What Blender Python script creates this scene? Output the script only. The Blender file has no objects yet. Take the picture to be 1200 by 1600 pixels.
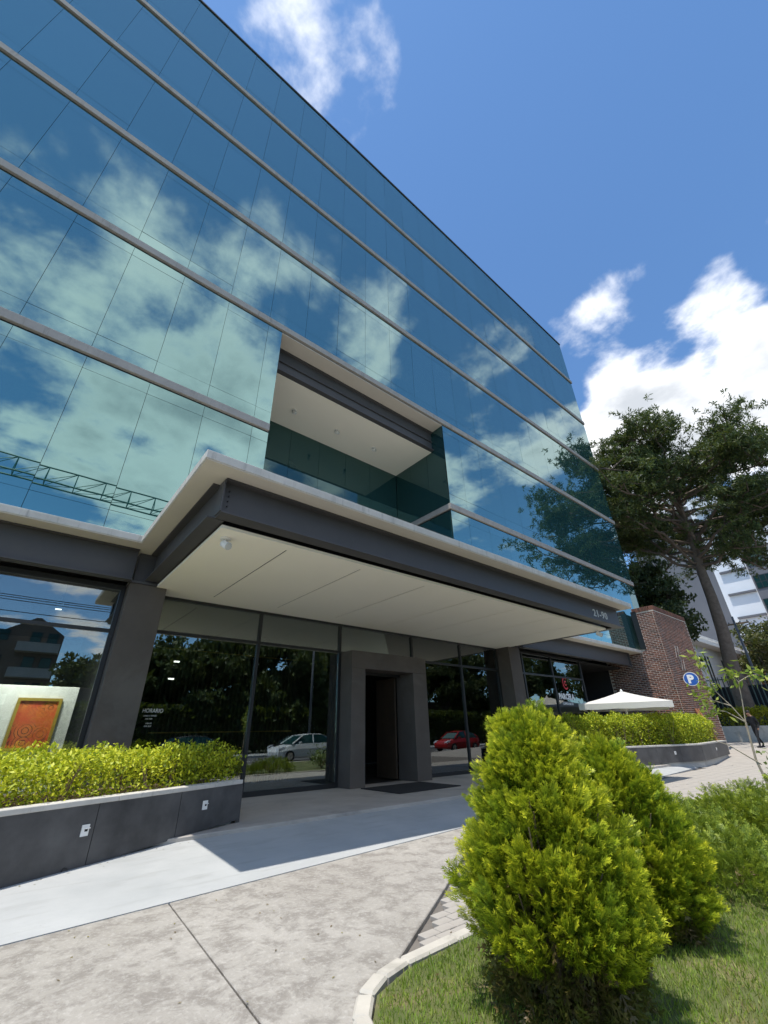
import bpy, bmesh, math, random
import numpy as np
from mathutils import Vector, Matrix

R = math.radians
rng = np.random.default_rng(7)
random.seed(7)
scene = bpy.context.scene
COL = scene.collection

# ------------------------------------------------------------------ camera
cam_d = bpy.data.cameras.new('camera')
cam = bpy.data.objects.new('camera', cam_d)
COL.objects.link(cam)
cam_d.sensor_fit = 'HORIZONTAL'
cam_d.sensor_width = 36.0
cam_d.lens = 36.0 * 655.94 / 1200.0
cam_d.clip_start = 0.05
cam_d.clip_end = 3000
right = Vector((0.77139396, -0.63610962, -0.01777383))
down = Vector((0.2846088, 0.36984999, -0.8844257))
fwd = Vector((0.56916534, 0.67718206, 0.46634244))
m3 = Matrix((right, -down, -fwd)).transposed()
cam.matrix_world = Matrix.Translation((0, 0, 1.31)) @ m3.to_4x4()
scene.camera = cam

# ------------------------------------------------------------------ sun and sky
SUN_TRAVEL = Vector((0.263, 0.03, -1.0)).normalized()
to_sun = -SUN_TRAVEL
elev = math.asin(to_sun.z)
sun_d = bpy.data.lights.new('sun', 'SUN')
sun_d.energy = 4.0
sun_d.angle = R(0.53)
sun_d.color = (1.0, 0.955, 0.88)
sun = bpy.data.objects.new('sun', sun_d)
COL.objects.link(sun)
sun.rotation_euler = SUN_TRAVEL.to_track_quat('-Z', 'Y').to_euler()
sun.location = (-20, -5, 60)

world = bpy.data.worlds.new('World')
scene.world = world
world.use_nodes = True
nt = world.node_tree
nt.nodes.clear()


class G:
    """small helper to wire node trees"""
    def __init__(self, tree):
        self.t = tree

    def n(self, typ, **kw):
        nd = self.t.nodes.new(typ)
        for k, v in kw.items():
            setattr(nd, k, v)
        return nd

    def link(self, a, b):
        self.t.links.new(a, b)

    def inp(self, sock, v):
        if isinstance(v, bpy.types.NodeSocket):
            self.link(v, sock)
        else:
            if hasattr(sock.default_value, '__len__') and not hasattr(v, '__len__'):
                v = [v] * len(sock.default_value)
            sock.default_value = v

    def math(self, op, a, b=0.0, clamp=False):
        nd = self.n('ShaderNodeMath', operation=op, use_clamp=clamp)
        self.inp(nd.inputs[0], a)
        self.inp(nd.inputs[1], b)
        return nd.outputs[0]

    def vmath(self, op, a, b=None, out=0):
        nd = self.n('ShaderNodeVectorMath', operation=op)
        self.inp(nd.inputs[0], a)
        if b is not None:
            self.inp(nd.inputs[1], b)
        return nd.outputs[out]

    def noise(self, vec, scale, detail=4, rough=0.55, dist=0.0, col=False):
        nd = self.n('ShaderNodeTexNoise')
        if vec is not None:
            self.link(vec, nd.inputs['Vector'])
        nd.inputs['Scale'].default_value = scale
        nd.inputs['Detail'].default_value = detail
        nd.inputs['Roughness'].default_value = rough
        nd.inputs['Distortion'].default_value = dist
        return nd.outputs[1 if col else 0]

    def maprange(self, v, a, b, c=0.0, d=1.0, smooth=False):
        nd = self.n('ShaderNodeMapRange')
        if smooth:
            nd.interpolation_type = 'SMOOTHSTEP'
        self.inp(nd.inputs[0], v)
        for i, x in enumerate((a, b, c, d)):
            nd.inputs[i + 1].default_value = x
        return nd.outputs[0]

    def mix(self, f, a, b, mode='MIX'):
        nd = self.n('ShaderNodeMix', data_type='RGBA', blend_type=mode)
        self.inp(nd.inputs[0], f)
        for s, v in ((nd.inputs[6], a), (nd.inputs[7], b)):
            if isinstance(v, bpy.types.NodeSocket):
                self.link(v, s)
            else:
                s.default_value = (*v, 1.0) if len(v) == 3 else v
        return nd.outputs[2]

    def bump(self, h, strength=0.3, dist=0.02):
        nd = self.n('ShaderNodeBump')
        nd.inputs['Strength'].default_value = strength
        nd.inputs['Distance'].default_value = dist
        self.link(h, nd.inputs['Height'])
        return nd.outputs[0]


g = G(nt)
sky = g.n('ShaderNodeTexSky')
sky.sky_type = 'NISHITA'
sky.sun_disc = False
sky.sun_elevation = elev
sky.sun_rotation = math.atan2(to_sun.x, to_sun.y)
sky.altitude = 1500
sky.air_density = 1.0
sky.dust_density = 0.3
sky.ozone_density = 0.8
geo = g.n('ShaderNodeTexCoord')
dirv = g.vmath('NORMALIZE', geo.outputs['Generated'])
sep = g.n('ShaderNodeSeparateXYZ')
g.link(dirv, sep.inputs[0])
# a flat cloud deck: the direction is projected on to a plane overhead
zc = g.math('ADD', g.math('MAXIMUM', sep.outputs[2], 0.0), 0.12)
inv = g.math('DIVIDE', 1.0, zc)
plane = g.n('ShaderNodeVectorMath', operation='SCALE')
g.link(dirv, plane.inputs[0])
g.link(inv, plane.inputs['Scale'])
pl = plane.outputs[0]
big = g.noise(pl, 1.5, 9, 0.56, 0.1)
fine = g.noise(pl, 4.5, 6, 0.55, 0.2)
field = g.math('ADD', g.math('SUBTRACT', g.math('MULTIPLY', big, 1.5), 0.525), g.math('MULTIPLY', fine, 0.55))
# where the day's clouds stand (directions) and how big each bank is
BANKS = [  # x, y, z, cos of the radius, lift (negative: clear air)
    (0.115, 0.262, 0.96, 0.992, 0.215), (0.03, 0.285, 0.96, 0.994, 0.15),
    (0.45, -0.06, 0.89, 0.965, -0.30), (0.40, 0.10, 0.91, 0.985, -0.16),
    (0.70, 0.085, 0.71, 0.988, 0.218), (0.765, 0.10, 0.637, 0.9985, -0.14), (0.80, 0.045, 0.60, 0.9985, -0.10), (0.88, 0.06, 0.46, 0.975, 0.24), (0.85, -0.08, 0.52, 0.985, 0.14), (0.80, 0.22, 0.50, 0.985, 0.14), (0.73, 0.19, 0.65, 0.990, 0.11),
    (-0.10, -0.80, 0.58, 0.94, 0.14), (0.06, -0.56, 0.83, 0.988, 0.15), (0.22, -0.80, 0.55, 0.97, 0.12), (-0.155, -0.63, 0.77, 0.990, 0.12),
    (0.15, -0.46, 0.875, 0.994, 0.12), (0.32, -0.44, 0.84, 0.992, 0.17), (0.50, -0.42, 0.76, 0.985, 0.18), (0.70, -0.29, 0.65, 0.985, 0.20), (0.52, -0.62, 0.58, 0.97, 0.12),
    (-0.06, -0.35, 0.935, 0.994, 0.16), (-0.12, -0.46, 0.88, 0.996, 0.12),
    (-0.5, -0.7, 0.45, 0.93, 0.10), (-0.8, 0.1, 0.45, 0.94, 0.1), (0.4, -0.9, 0.2, 0.93, 0.08),
]
lift = None
for x, y, z, c, a in BANKS:
    v = Vector((x, y, z)).normalized()
    d = g.vmath('DOT_PRODUCT', dirv, tuple(v), out=1)
    s = g.maprange(d, c - (1 - c) * 0.9, 1.0, 0.0, a, smooth=True)
    lift = s if lift is None else g.math('ADD', lift, s)
dens = g.math('ADD', field, lift)
cmask = g.maprange(dens, 0.60, 0.80, 0, 1, smooth=True)
horizon = g.maprange(sep.outputs[2], 0.02, 0.10, 0, 1, smooth=True)
cmask = g.math('MULTIPLY', cmask, horizon)
thick = g.maprange(dens, 0.68, 1.0, 0, 1, smooth=True)
bulk = g.noise(pl, 3.0, 5, 0.5)
shade = g.math('MULTIPLY', thick, g.maprange(bulk, 0.38, 0.60, 0, 1, smooth=True))
ccol = g.mix(shade, (7.6, 7.7, 7.9), (3.8, 4.05, 4.4))
clear = g.mix(1.0, sky.outputs[0], (0.80, 1.06, 1.22), 'MULTIPLY')  # clean dry-season air
skyc = g.mix(cmask, clear, ccol)
bg = g.n('ShaderNodeBackground')
g.link(skyc, bg.inputs[0])
bg.inputs[1].default_value = 0.15
wo = g.n('ShaderNodeOutputWorld')
g.link(bg.outputs[0], wo.inputs[0])

scene.view_settings.view_transform = 'Standard'
scene.view_settings.look = 'None'
scene.view_settings.exposure = 0.34
scene.view_settings.gamma = 1.0
scene.view_settings.use_curve_mapping = False
scene.render.engine = 'CYCLES'
scene.cycles.max_bounces = 10
scene.cycles.transparent_max_bounces = 12

# ------------------------------------------------------------------ materials
MATS = {}


def new_mat(name):
    m = bpy.data.materials.new(name)
    m.use_nodes = True
    m.node_tree.nodes.clear()
    MATS[name] = m
    return m, G(m.node_tree)


def finish(gr, shader):
    o = gr.n('ShaderNodeOutputMaterial')
    gr.link(shader, o.inputs[0])


def principled(gr, col, rough=0.6, metal=0.0, normal=None, spec=0.5, coat=0.0):
    p = gr.n('ShaderNodeBsdfPrincipled')
    gr.inp(p.inputs['Base Color'], col if isinstance(col, bpy.types.NodeSocket) else (*col, 1))
    gr.inp(p.inputs['Roughness'], rough)
    p.inputs['Metallic'].default_value = metal
    p.inputs['Specular IOR Level'].default_value = spec
    p.inputs['Coat Weight'].default_value = coat
    if normal is not None:
        gr.link(normal, p.inputs['Normal'])
    return p.outputs[0]


def surf(name, c1, c2, scale=3.0, rough=0.7, metal=0.0, bump=0.15, bscale=40, spec=0.4, detail=6, stain=None, rvar=0.1, coat=0.0, dist=0.004):
    """two tones mottled by noise, fine relief, optional stains"""
    m, gr = new_mat(name)
    tc = gr.n('ShaderNodeTexCoord').outputs['Object']
    n1 = gr.noise(tc, scale, detail, 0.6)
    col = gr.mix(gr.maprange(n1, 0.3, 0.7), c1, c2)
    if stain:
        n3 = gr.noise(tc, scale * 0.45, 8, 0.65, 0.6)
        col = gr.mix(gr.maprange(n3, 0.52, 0.70, 0, stain[1], True), col, stain[0])
    n2 = gr.noise(tc, bscale, 5, 0.6)
    rr = gr.maprange(n1, 0.2, 0.8, rough - rvar, rough + rvar)
    nrm = gr.bump(n2, bump, dist) if bump else None
    finish(gr, principled(gr, col, rr, metal, nrm, spec, coat))
    return m


def flat(name, c, rough=0.5, metal=0.0, spec=0.5):
    m, gr = new_mat(name)
    tc = gr.n('ShaderNodeTexCoord').outputs['Object']
    n = gr.noise(tc, 9, 4, 0.6)
    col = gr.mix(gr.maprange(n, 0.3, 0.7), tuple(x * 0.9 for x in c), tuple(min(1, x * 1.07) for x in c))
    finish(gr, principled(gr, col, rough, metal, None, spec))
    return m


def streaked(name, c1, c2, cs, rough=0.75, sc=(1.2, 1.2, 12), bump=0.1):
    """cast concrete edge with vertical run-off streaks"""
    m, gr = new_mat(name)
    tc = gr.n('ShaderNodeTexCoord').outputs['Object']
    mp = gr.n('ShaderNodeMapping')
    gr.link(tc, mp.inputs[0])
    mp.inputs['Scale'].default_value = (7, 7, 0.7)
    n0 = gr.noise(tc, 2.2, 7, 0.65)
    ns = gr.noise(mp.outputs[0], 1.3, 6, 0.7)
    col = gr.mix(gr.maprange(n0, 0.3, 0.7), c1, c2)
    col = gr.mix(gr.maprange(ns, 0.52, 0.72, 0, 0.75, True), col, cs)
    nb = gr.noise(tc, 60, 5, 0.6)
    finish(gr, principled(gr, col, rough, 0, gr.bump(nb, bump, 0.004), 0.3))
    return m


M_lip = streaked('weathered_concrete', (0.60, 0.57, 0.52), (0.47, 0.45, 0.41), (0.29, 0.275, 0.25))
M_soffit = surf('soffit_plaster', (0.62, 0.57, 0.50), (0.57, 0.525, 0.46), 1.2, 0.85, bump=0.05)
M_band = streaked('shaded_band_concrete', (0.36, 0.335, 0.305), (0.29, 0.27, 0.25), (0.20, 0.19, 0.175))  # darker copy of the lip concrete: shade on the band fronts is in the colour
M_panel = surf('canopy_board', (0.93, 0.88, 0.765), (0.905, 0.855, 0.74), 0.7, 0.75, bump=0.04, spec=0.2)
M_steel = surf('painted_steel', (0.062, 0.060, 0.063), (0.080, 0.077, 0.080), 1.4, 0.50, bump=0.06, bscale=30)
M_column = surf('dark_stucco', (0.088, 0.074, 0.063), (0.118, 0.100, 0.086), 1.6, 0.75, bump=0.10, stain=((0.17, 0.155, 0.14), 0.35))
M_clad = surf('planter_cladding', (0.040, 0.039, 0.040), (0.115, 0.111, 0.109), 1.9, 0.55, bump=0.12, stain=((0.15, 0.147, 0.145), 0.8), detail=9)
M_black = flat('black_metal', (0.010, 0.010, 0.011), 0.4)
M_frame = flat('anodised_frame', (0.022, 0.023, 0.024), 0.42)
M_gasket = flat('joint_gasket', (0.012, 0.02, 0.02), 0.7)
M_white = flat('white_paint', (0.78, 0.77, 0.74), 0.6)
M_text = flat('white_vinyl', (0.85, 0.85, 0.83), 0.6)
M_num = flat('brushed_numeral', (0.62, 0.61, 0.58), 0.45)
M_red = flat('red_vinyl', (0.60, 0.03, 0.04), 0.5)
M_blue = flat('sign_blue', (0.015, 0.10, 0.42), 0.4)
M_mat = surf('door_mat_fibre', (0.012, 0.012, 0.013), (0.03, 0.03, 0.03), 30, 0.95, bump=0.6, bscale=180)
M_soil = surf('dry_soil', (0.09, 0.06, 0.04), (0.16, 0.11, 0.07), 12, 0.95, bump=0.6, bscale=50, dist=0.02)
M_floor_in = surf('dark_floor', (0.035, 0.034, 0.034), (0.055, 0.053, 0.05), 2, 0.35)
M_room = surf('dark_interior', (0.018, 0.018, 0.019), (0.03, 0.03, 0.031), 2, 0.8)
M_wood = surf('interior_slats', (0.05, 0.035, 0.025), (0.08, 0.055, 0.035), 3, 0.5)
M_gold = flat('brass', (0.55, 0.36, 0.12), 0.3, 1.0)
M_lens = flat('lamp_glass', (0.55, 0.55, 0.52), 0.1)
M_hdl = flat('polished_steel', (0.6, 0.6, 0.6), 0.2, 1.0)


def glass_facade(name, face, edge, refl0=0.9):
    """coated curtain-wall glass: mirrors the sky with a teal cast, paler at grazing view"""
    m, gr = new_mat(name)
    lw = gr.n('ShaderNodeLayerWeight')
    lw.inputs['Blend'].default_value = 0.5
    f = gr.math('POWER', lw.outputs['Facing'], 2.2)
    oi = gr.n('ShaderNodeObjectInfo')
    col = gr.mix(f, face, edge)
    v = gr.maprange(oi.outputs['Random'], 0, 1, 0.94, 1.0)
    mul = gr.n('ShaderNodeMix', data_type='RGBA', blend_type='MULTIPLY')
    mul.inputs[0].default_value = 1
    gr.link(col, mul.inputs[6])
    cc = gr.n('ShaderNodeCombineColor')
    for i in range(3):
        gr.link(v, cc.inputs[i])
    gr.link(cc.outputs[0], mul.inputs[7])
    gl = gr.n('ShaderNodeBsdfGlossy')
    gl.inputs['Roughness'].default_value = 0.004
    gr.link(mul.outputs[2], gl.inputs['Color'])
    tc = gr.n('ShaderNodeTexCoord').outputs['Object']
    gr.link(gr.bump(gr.noise(tc, 0.55, 2, 0.4), 0.035, 0.05), gl.inputs['Normal'])
    df = gr.n('ShaderNodeBsdfDiffuse')
    df.inputs['Color'].default_value = (0.010, 0.035, 0.038, 1)
    ad = gr.n('ShaderNodeAddShader')
    gr.link(gl.outputs[0], ad.inputs[0])
    gr.link(df.outputs[0], ad.inputs[1])
    finish(gr, ad.outputs[0])
    return m


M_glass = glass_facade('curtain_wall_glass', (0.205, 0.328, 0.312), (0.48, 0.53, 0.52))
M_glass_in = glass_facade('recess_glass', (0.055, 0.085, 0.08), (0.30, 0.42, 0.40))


def shop_glass():
    m, gr = new_mat('shop_glass')
    fr = gr.n('ShaderNodeFresnel')
    fr.inputs['IOR'].default_value = 1.52
    f = gr.maprange(fr.outputs[0], 0.0, 1.0, 0.13, 1.0)
    tr = gr.n('ShaderNodeBsdfTransparent')
    tr.inputs['Color'].default_value = (0.74, 0.80, 0.78, 1)
    gl = gr.n('ShaderNodeBsdfGlossy')
    gl.inputs['Roughness'].default_value = 0.0
    gl.inputs['Color'].default_value = (0.95, 1.0, 1.0, 1)
    mx = gr.n('ShaderNodeMixShader')
    gr.link(f, mx.inputs[0])
    gr.link(tr.outputs[0], mx.inputs[1])
    gr.link(gl.outputs[0], mx.inputs[2])
    finish(gr, mx.outputs[0])
    return m


M_shop = shop_glass()


def stamped():
    m, gr = new_mat('stamped_concrete')
    tc = gr.n('ShaderNodeTexCoord').outputs['Object']
    base = gr.noise(tc, 0.8, 8, 0.62, 0.2)
    slate = gr.noise(tc, 4.2, 14, 0.74, 0.35)
    grain = gr.noise(tc, 26, 8, 0.7, 0.2)

    def ridge(scale, dist):
        rd = gr.n('ShaderNodeTexNoise')
        rd.noise_type = 'RIDGED_MULTIFRACTAL'
        gr.link(tc, rd.inputs['Vector'])
        rd.inputs['Scale'].default_value = scale
        rd.inputs['Detail'].default_value = 4
        rd.inputs['Roughness'].default_value = 0.5
        rd.inputs['Distortion'].default_value = dist
        return rd.outputs[0]
    cleft = ridge(0.9, 0.3)
    col = gr.mix(gr.maprange(base, 0.3, 0.7), (0.335, 0.308, 0.27), (0.44, 0.41, 0.365))
    col = gr.mix(gr.maprange(slate, 0.44, 0.60, 0, 0.80, True), col, (0.235, 0.212, 0.185))
    col = gr.mix(gr.maprange(grain, 0.48, 0.68, 0, 0.45, True), col, (0.58, 0.55, 0.50))
    h = gr.math('ADD', gr.math('MULTIPLY', slate, 1.0), gr.math('MULTIPLY', cleft, 0.55))
    h = gr.math('ADD', h, gr.math('MULTIPLY', grain, 0.28))
    finish(gr, principled(gr, col, 0.62, 0, gr.bump(h, 0.7, 0.03), 0.35))
    return m


def washed():
    """trowelled drive: long faint stains, tyre scuffs, pin-holes"""
    m, gr = new_mat('trowelled_concrete')
    tc = gr.n('ShaderNodeTexCoord').outputs['Object']
    mp = gr.n('ShaderNodeMapping')
    gr.link(tc, mp.inputs[0])
    mp.inputs['Scale'].default_value = (0.55, 2.6, 1.0)
    long = gr.noise(mp.outputs[0], 2.2, 9, 0.66, 0.3)
    n0 = gr.noise(tc, 1.1, 8, 0.62, 0.3)
    pin = gr.noise(tc, 34, 6, 0.7)
    col = gr.mix(gr.maprange(n0, 0.3, 0.7), (0.37, 0.38, 0.375), (0.46, 0.465, 0.455))
    col = gr.mix(gr.maprange(long, 0.50, 0.72, 0, 0.65, True), col, (0.33, 0.33, 0.315))
    col = gr.mix(gr.maprange(pin, 0.60, 0.74, 0, 0.5, True), col, (0.29, 0.285, 0.27))
    finish(gr, principled(gr, col, 0.7, 0, gr.bump(pin, 0.2, 0.006), 0.35))
    return m


M_stamped = stamped()
M_drive = washed()
M_porch = surf('porch_concrete', (0.48, 0.435, 0.385), (0.39, 0.355, 0.315), 1.5, 0.55, bump=0.12, stain=((0.24, 0.22, 0.20), 0.7))
M_paver = surf('grey_paver', (0.42, 0.385, 0.34), (0.34, 0.31, 0.275), 2.5, 0.8, bump=0.3, bscale=60, stain=((0.24, 0.22, 0.195), 0.5))
M_kerb = surf('kerb_concrete', (0.56, 0.52, 0.45), (0.44, 0.41, 0.355), 4, 0.85, bump=0.35, bscale=45, stain=((0.27, 0.25, 0.21), 0.6))
M_asphalt = surf('asphalt', (0.085, 0.085, 0.086), (0.11, 0.11, 0.11), 5, 0.9, bump=0.4, bscale=120)
M_ground = surf('far_ground', (0.075, 0.075, 0.05), (0.055, 0.07, 0.035), 0.3, 0.95, bump=0.2)
M_lawn = surf('lawn_base', (0.085, 0.115, 0.03), (0.13, 0.135, 0.05), 5, 0.95, bump=0.5, bscale=80, stain=((0.24, 0.185, 0.10), 0.75), dist=0.02)
M_bark = surf('grey_bark', (0.115, 0.085, 0.065), (0.19, 0.15, 0.12), 5, 0.9, bump=0.8, bscale=9, dist=0.03)
M_twig = surf('twig_bark', (0.17, 0.115, 0.07), (0.27, 0.19, 0.12), 14, 0.9, bump=0.4, bscale=60)
M_palebark = surf('sapling_bark', (0.42, 0.36, 0.27), (0.30, 0.24, 0.17), 14, 0.85, bump=0.3, bscale=60)
M_bed = surf('joint_sand', (0.20, 0.18, 0.155), (0.14, 0.125, 0.11), 6, 0.95, bump=0.3)
M_mortar = surf('mortar', (0.56, 0.50, 0.43), (0.46, 0.41, 0.355), 6, 0.95, bump=0.3)


def brick_mat():
    m, gr = new_mat('fired_brick')
    at = gr.n('ShaderNodeAttribute')
    at.attribute_name = 'Col'
    oi = gr.n('ShaderNodeObjectInfo')
    tc = gr.n('ShaderNodeTexCoord').outputs['Object']
    n = gr.noise(tc, 14, 6, 0.65)
    base = gr.mix(gr.maprange(n, 0.3, 0.7), (0.175, 0.075, 0.050), (0.255, 0.118, 0.080))
    k = gr.math('ADD', at.outputs['Fac'], oi.outputs['Random'])
    k = gr.math('FRACT', k)
    base = gr.mix(gr.maprange(k, 0.0, 1.0, 0, 0.85), base, (0.060, 0.036, 0.032))
    nb = gr.noise(tc, 70, 4, 0.6)
    finish(gr, principled(gr, base, 0.85, 0, gr.bump(nb, 0.3, 0.004), 0.3))
    return m


M_brick = brick_mat()


def leaf_mat(name, rough=0.5, trans=0.35, spec=0.35):
    """colour comes from each leaf's own attribute"""
    m, gr = new_mat(name)
    at = gr.n('ShaderNodeAttribute')
    at.attribute_name = 'Col'
    p = principled(gr, at.outputs['Color'], rough, 0, None, spec)
    tl = gr.n('ShaderNodeBsdfTranslucent')
    gr.link(gr.mix(0.5, at.outputs['Color'], (0.35, 0.45, 0.03)), tl.inputs['Color'])
    mx = gr.n('ShaderNodeMixShader')
    mx.inputs[0].default_value = trans
    gr.link(p, mx.inputs[1])
    gr.link(tl.outputs[0], mx.inputs[2])
    finish(gr, mx.outputs[0])
    return m


M_leaf = leaf_mat('foliage', 0.5, 0.30)
M_leaf_dark = leaf_mat('tree_foliage', 0.55, 0.14, 0.25)


# ------------------------------------------------------------------ mesh helpers
class MB:
    def __init__(self):
        self.v = []
        self.f = []

    def poly(self, pts):
        b = len(self.v)
        self.v += [tuple(p) for p in pts]
        self.f.append(tuple(range(b, b + len(pts))))
        return self

    def hexa(self, p):
        """8 points: bottom ring (4, counter-clockwise) then top ring"""
        b = len(self.v)
        self.v += [tuple(q) for q in p]
        for q in ((3, 2, 1, 0), (4, 5, 6, 7), (0, 1, 5, 4), (1, 2, 6, 5), (2, 3, 7, 6), (3, 0, 4, 7)):
            self.f.append(tuple(b + i for i in q))
        return self

    def box(self, x0, x1, y0, y1, z0, z1):
        return self.hexa([(x0, y0, z0), (x1, y0, z0), (x1, y1, z0), (x0, y1, z0),
                          (x0, y0, z1), (x1, y0, z1), (x1, y1, z1), (x0, y1, z1)])

    def obox(self, c, ux, uy, hx, hy, z0, z1):
        """box on its own horizontal axes"""
        c = np.array(c)
        ux, uy = np.array(ux), np.array(uy)
        q = [c - ux * hx - uy * hy, c + ux * hx - uy * hy, c + ux * hx + uy * hy, c - ux * hx + uy * hy]
        return self.hexa([(*p[:2], z0) for p in q] + [(*p[:2], z1) for p in q])

    def prism(self, poly, z0, z1):
        b = len(self.v)
        n = len(poly)
        self.v += [(x, y, z0) for x, y in poly] + [(x, y, z1) for x, y in poly]
        self.f.append(tuple(b + i for i in reversed(range(n))))
        self.f.append(tuple(b + n + i for i in range(n)))
        for i in range(n):
            j = (i + 1) % n
            self.f.append((b + i, b + j, b + n + j, b + n + i))
        return self

    def tube(self, pts, rad, n=8, cap=True):
        pts = [Vector(p) for p in pts]
        if not hasattr(rad, '__len__'):
            rad = [rad] * len(pts)
        b = len(self.v)
        up = Vector((0, 0, 1))
        t0 = (pts[1] - pts[0]).normalized()
        a = t0.cross(up)
        if a.length < 1e-3:
            a = t0.cross(Vector((1, 0, 0)))
        a.normalize()
        for i, p in enumerate(pts):
            t = (pts[min(i + 1, len(pts) - 1)] - pts[max(i - 1, 0)]).normalized()
            a = (a - t * a.dot(t))
            if a.length < 1e-5:
                a = t.orthogonal()
            a.normalize()
            c = t.cross(a)
            for k in range(n):
                an = 2 * math.pi * k / n
                self.v.append(tuple(p + (a * math.cos(an) + c * math.sin(an)) * rad[i]))
        for i in range(len(pts) - 1):
            for k in range(n):
                k2 = (k + 1) % n
                self.f.append((b + i * n + k, b + i * n + k2, b + (i + 1) * n + k2, b + (i + 1) * n + k))
        if cap:
            self.f.append(tuple(b + k for k in reversed(range(n))))
            e = b + (len(pts) - 1) * n
            self.f.append(tuple(e + k for k in range(n)))
        return self

    def lathe(self, c, prof, n=16):
        b = len(self.v)
        for r, z in prof:
            for k in range(n):
                an = 2 * math.pi * k / n
                self.v.append((c[0] + r * math.cos(an), c[1] + r * math.sin(an), c[2] + z))
        for i in range(len(prof) - 1):
            for k in range(n):
                k2 = (k + 1) % n
                self.f.append((b + i * n + k, b + i * n + k2, b + (i + 1) * n + k2, b + (i + 1) * n + k))
        self.f.append(tuple(b + k for k in reversed(range(n))))
        e = b + (len(prof) - 1) * n
        self.f.append(tuple(e + k for k in range(n)))
        return self

    def build(self, name, mat, parent=None, smooth=False, bevel=0.0, local=False):
        me = bpy.data.meshes.new(name)
        off = parent_loc(parent) if (parent is not None and not local) else Vector((0, 0, 0))
        vv = [(x - off.x, y - off.y, z - off.z) for x, y, z in self.v]
        me.from_pydata(vv, [], self.f)
        me.materials.append(mat)
        if bevel:
            bm = bmesh.new()
            bm.from_mesh(me)
            bmesh.ops.bevel(bm, geom=[e for e in bm.edges], offset=bevel, segments=1, affect='EDGES', clamp_overlap=True)
            bm.to_mesh(me)
            bm.free()
        if smooth:
            me.polygons.foreach_set('use_smooth', [True] * len(me.polygons))
        o = bpy.data.objects.new(name, me)
        COL.objects.link(o)
        o.parent = parent
        return o


def parent_loc(p):
    v = Vector((0, 0, 0))
    while p is not None:
        v = v + p.location
        p = p.parent
    return v


def empty(name, loc=(0, 0, 0)):
    o = bpy.data.objects.new(name, None)
    o.empty_display_size = 0.2
    COL.objects.link(o)
    o.location = loc
    return o


def tag(o, label=None, cat=None, group=None, kind=None):
    if label:
        o['label'] = label
    if cat:
        o['category'] = cat
    if group:
        o['group'] = group
    if kind:
        o['kind'] = kind
    return o


def struct(o):
    o['kind'] = 'structure'
    return o


def child(me, name, parent, loc):
    """another object on the same mesh data, local location under its parent"""
    o = bpy.data.objects.new(name, me)
    COL.objects.link(o)
    o.parent = parent
    o.location = loc
    return o


def copy_thing(root, loc=None):
    r = root.copy()
    COL.objects.link(r)
    if loc is not None:
        r.location = loc
    for ch in list(root.children):
        c = ch.copy()
        COL.objects.link(c)
        c.parent = r
        for gc in list(ch.children):
            d = gc.copy()
            COL.objects.link(d)
            d.parent = c
    return r


def text_mesh(name, body, size, mat, origin, xdir, ydir, extrude=0.003, parent=None, spacing=1.0, xscale=1.0, bold=0.0, shear=0.0):
    cu = bpy.data.curves.new(name, 'FONT')
    cu.body = body
    cu.size = size
    cu.extrude = extrude
    cu.space_character = spacing
    cu.offset = bold
    cu.shear = shear
    cu.resolution_u = 3
    tmp = bpy.data.objects.new('tmp', cu)
    COL.objects.link(tmp)
    dg = bpy.context.evaluated_depsgraph_get()
    me = bpy.data.meshes.new_from_object(tmp.evaluated_get(dg))
    bpy.data.objects.remove(tmp)
    me.name = name
    me.materials.clear()
    me.materials.append(mat)
    X, Y = Vector(xdir).normalized(), Vector(ydir).normalized()
    Z = X.cross(Y)
    off = parent_loc(parent)
    o0 = Vector(origin) - off
    for v in me.vertices:
        c = v.co
        v.co = o0 + X * (c.x * xscale) + Y * c.y + Z * c.z
    o = bpy.data.objects.new(name, me)
    COL.objects.link(o)
    o.parent = parent
    return o


def set_cols(me, cols, name='Col'):
    a = me.attributes.new(name, 'FLOAT_COLOR', 'POINT')
    c = np.ones((len(cols), 4), dtype=np.float32)
    c[:, :3] = cols
    a.data.foreach_set('color', c.ravel())


def np_mesh(name, V, F, mat, cols=None, parent=None, smooth=False):
    """V (n,3) float, F (m,4) int quads"""
    me = bpy.data.meshes.new(name)
    V = np.asarray(V, dtype=np.float32).copy()
    if parent is not None:
        off = parent_loc(parent)
        V -= np.array([off.x, off.y, off.z], dtype=np.float32)
    F = np.asarray(F, dtype=np.int32)
    me.vertices.add(len(V))
    me.vertices.foreach_set('co', V.ravel())
    k = F.shape[1]
    me.loops.add(F.size)
    me.loops.foreach_set('vertex_index', F.ravel())
    me.polygons.add(len(F))
    me.polygons.foreach_set('loop_start', np.arange(0, F.size, k, dtype=np.int32))
    me.polygons.foreach_set('loop_total', np.full(len(F), k, dtype=np.int32))
    me.update(calc_edges=True)
    me.materials.append(mat)
    if cols is not None:
        set_cols(me, cols)
    o = bpy.data.objects.new(name, me)
    COL.objects.link(o)
    o.parent = parent
    return o


def unit(a):
    return a / np.maximum(np.linalg.norm(a, axis=-1, keepdims=True), 1e-9)


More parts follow.
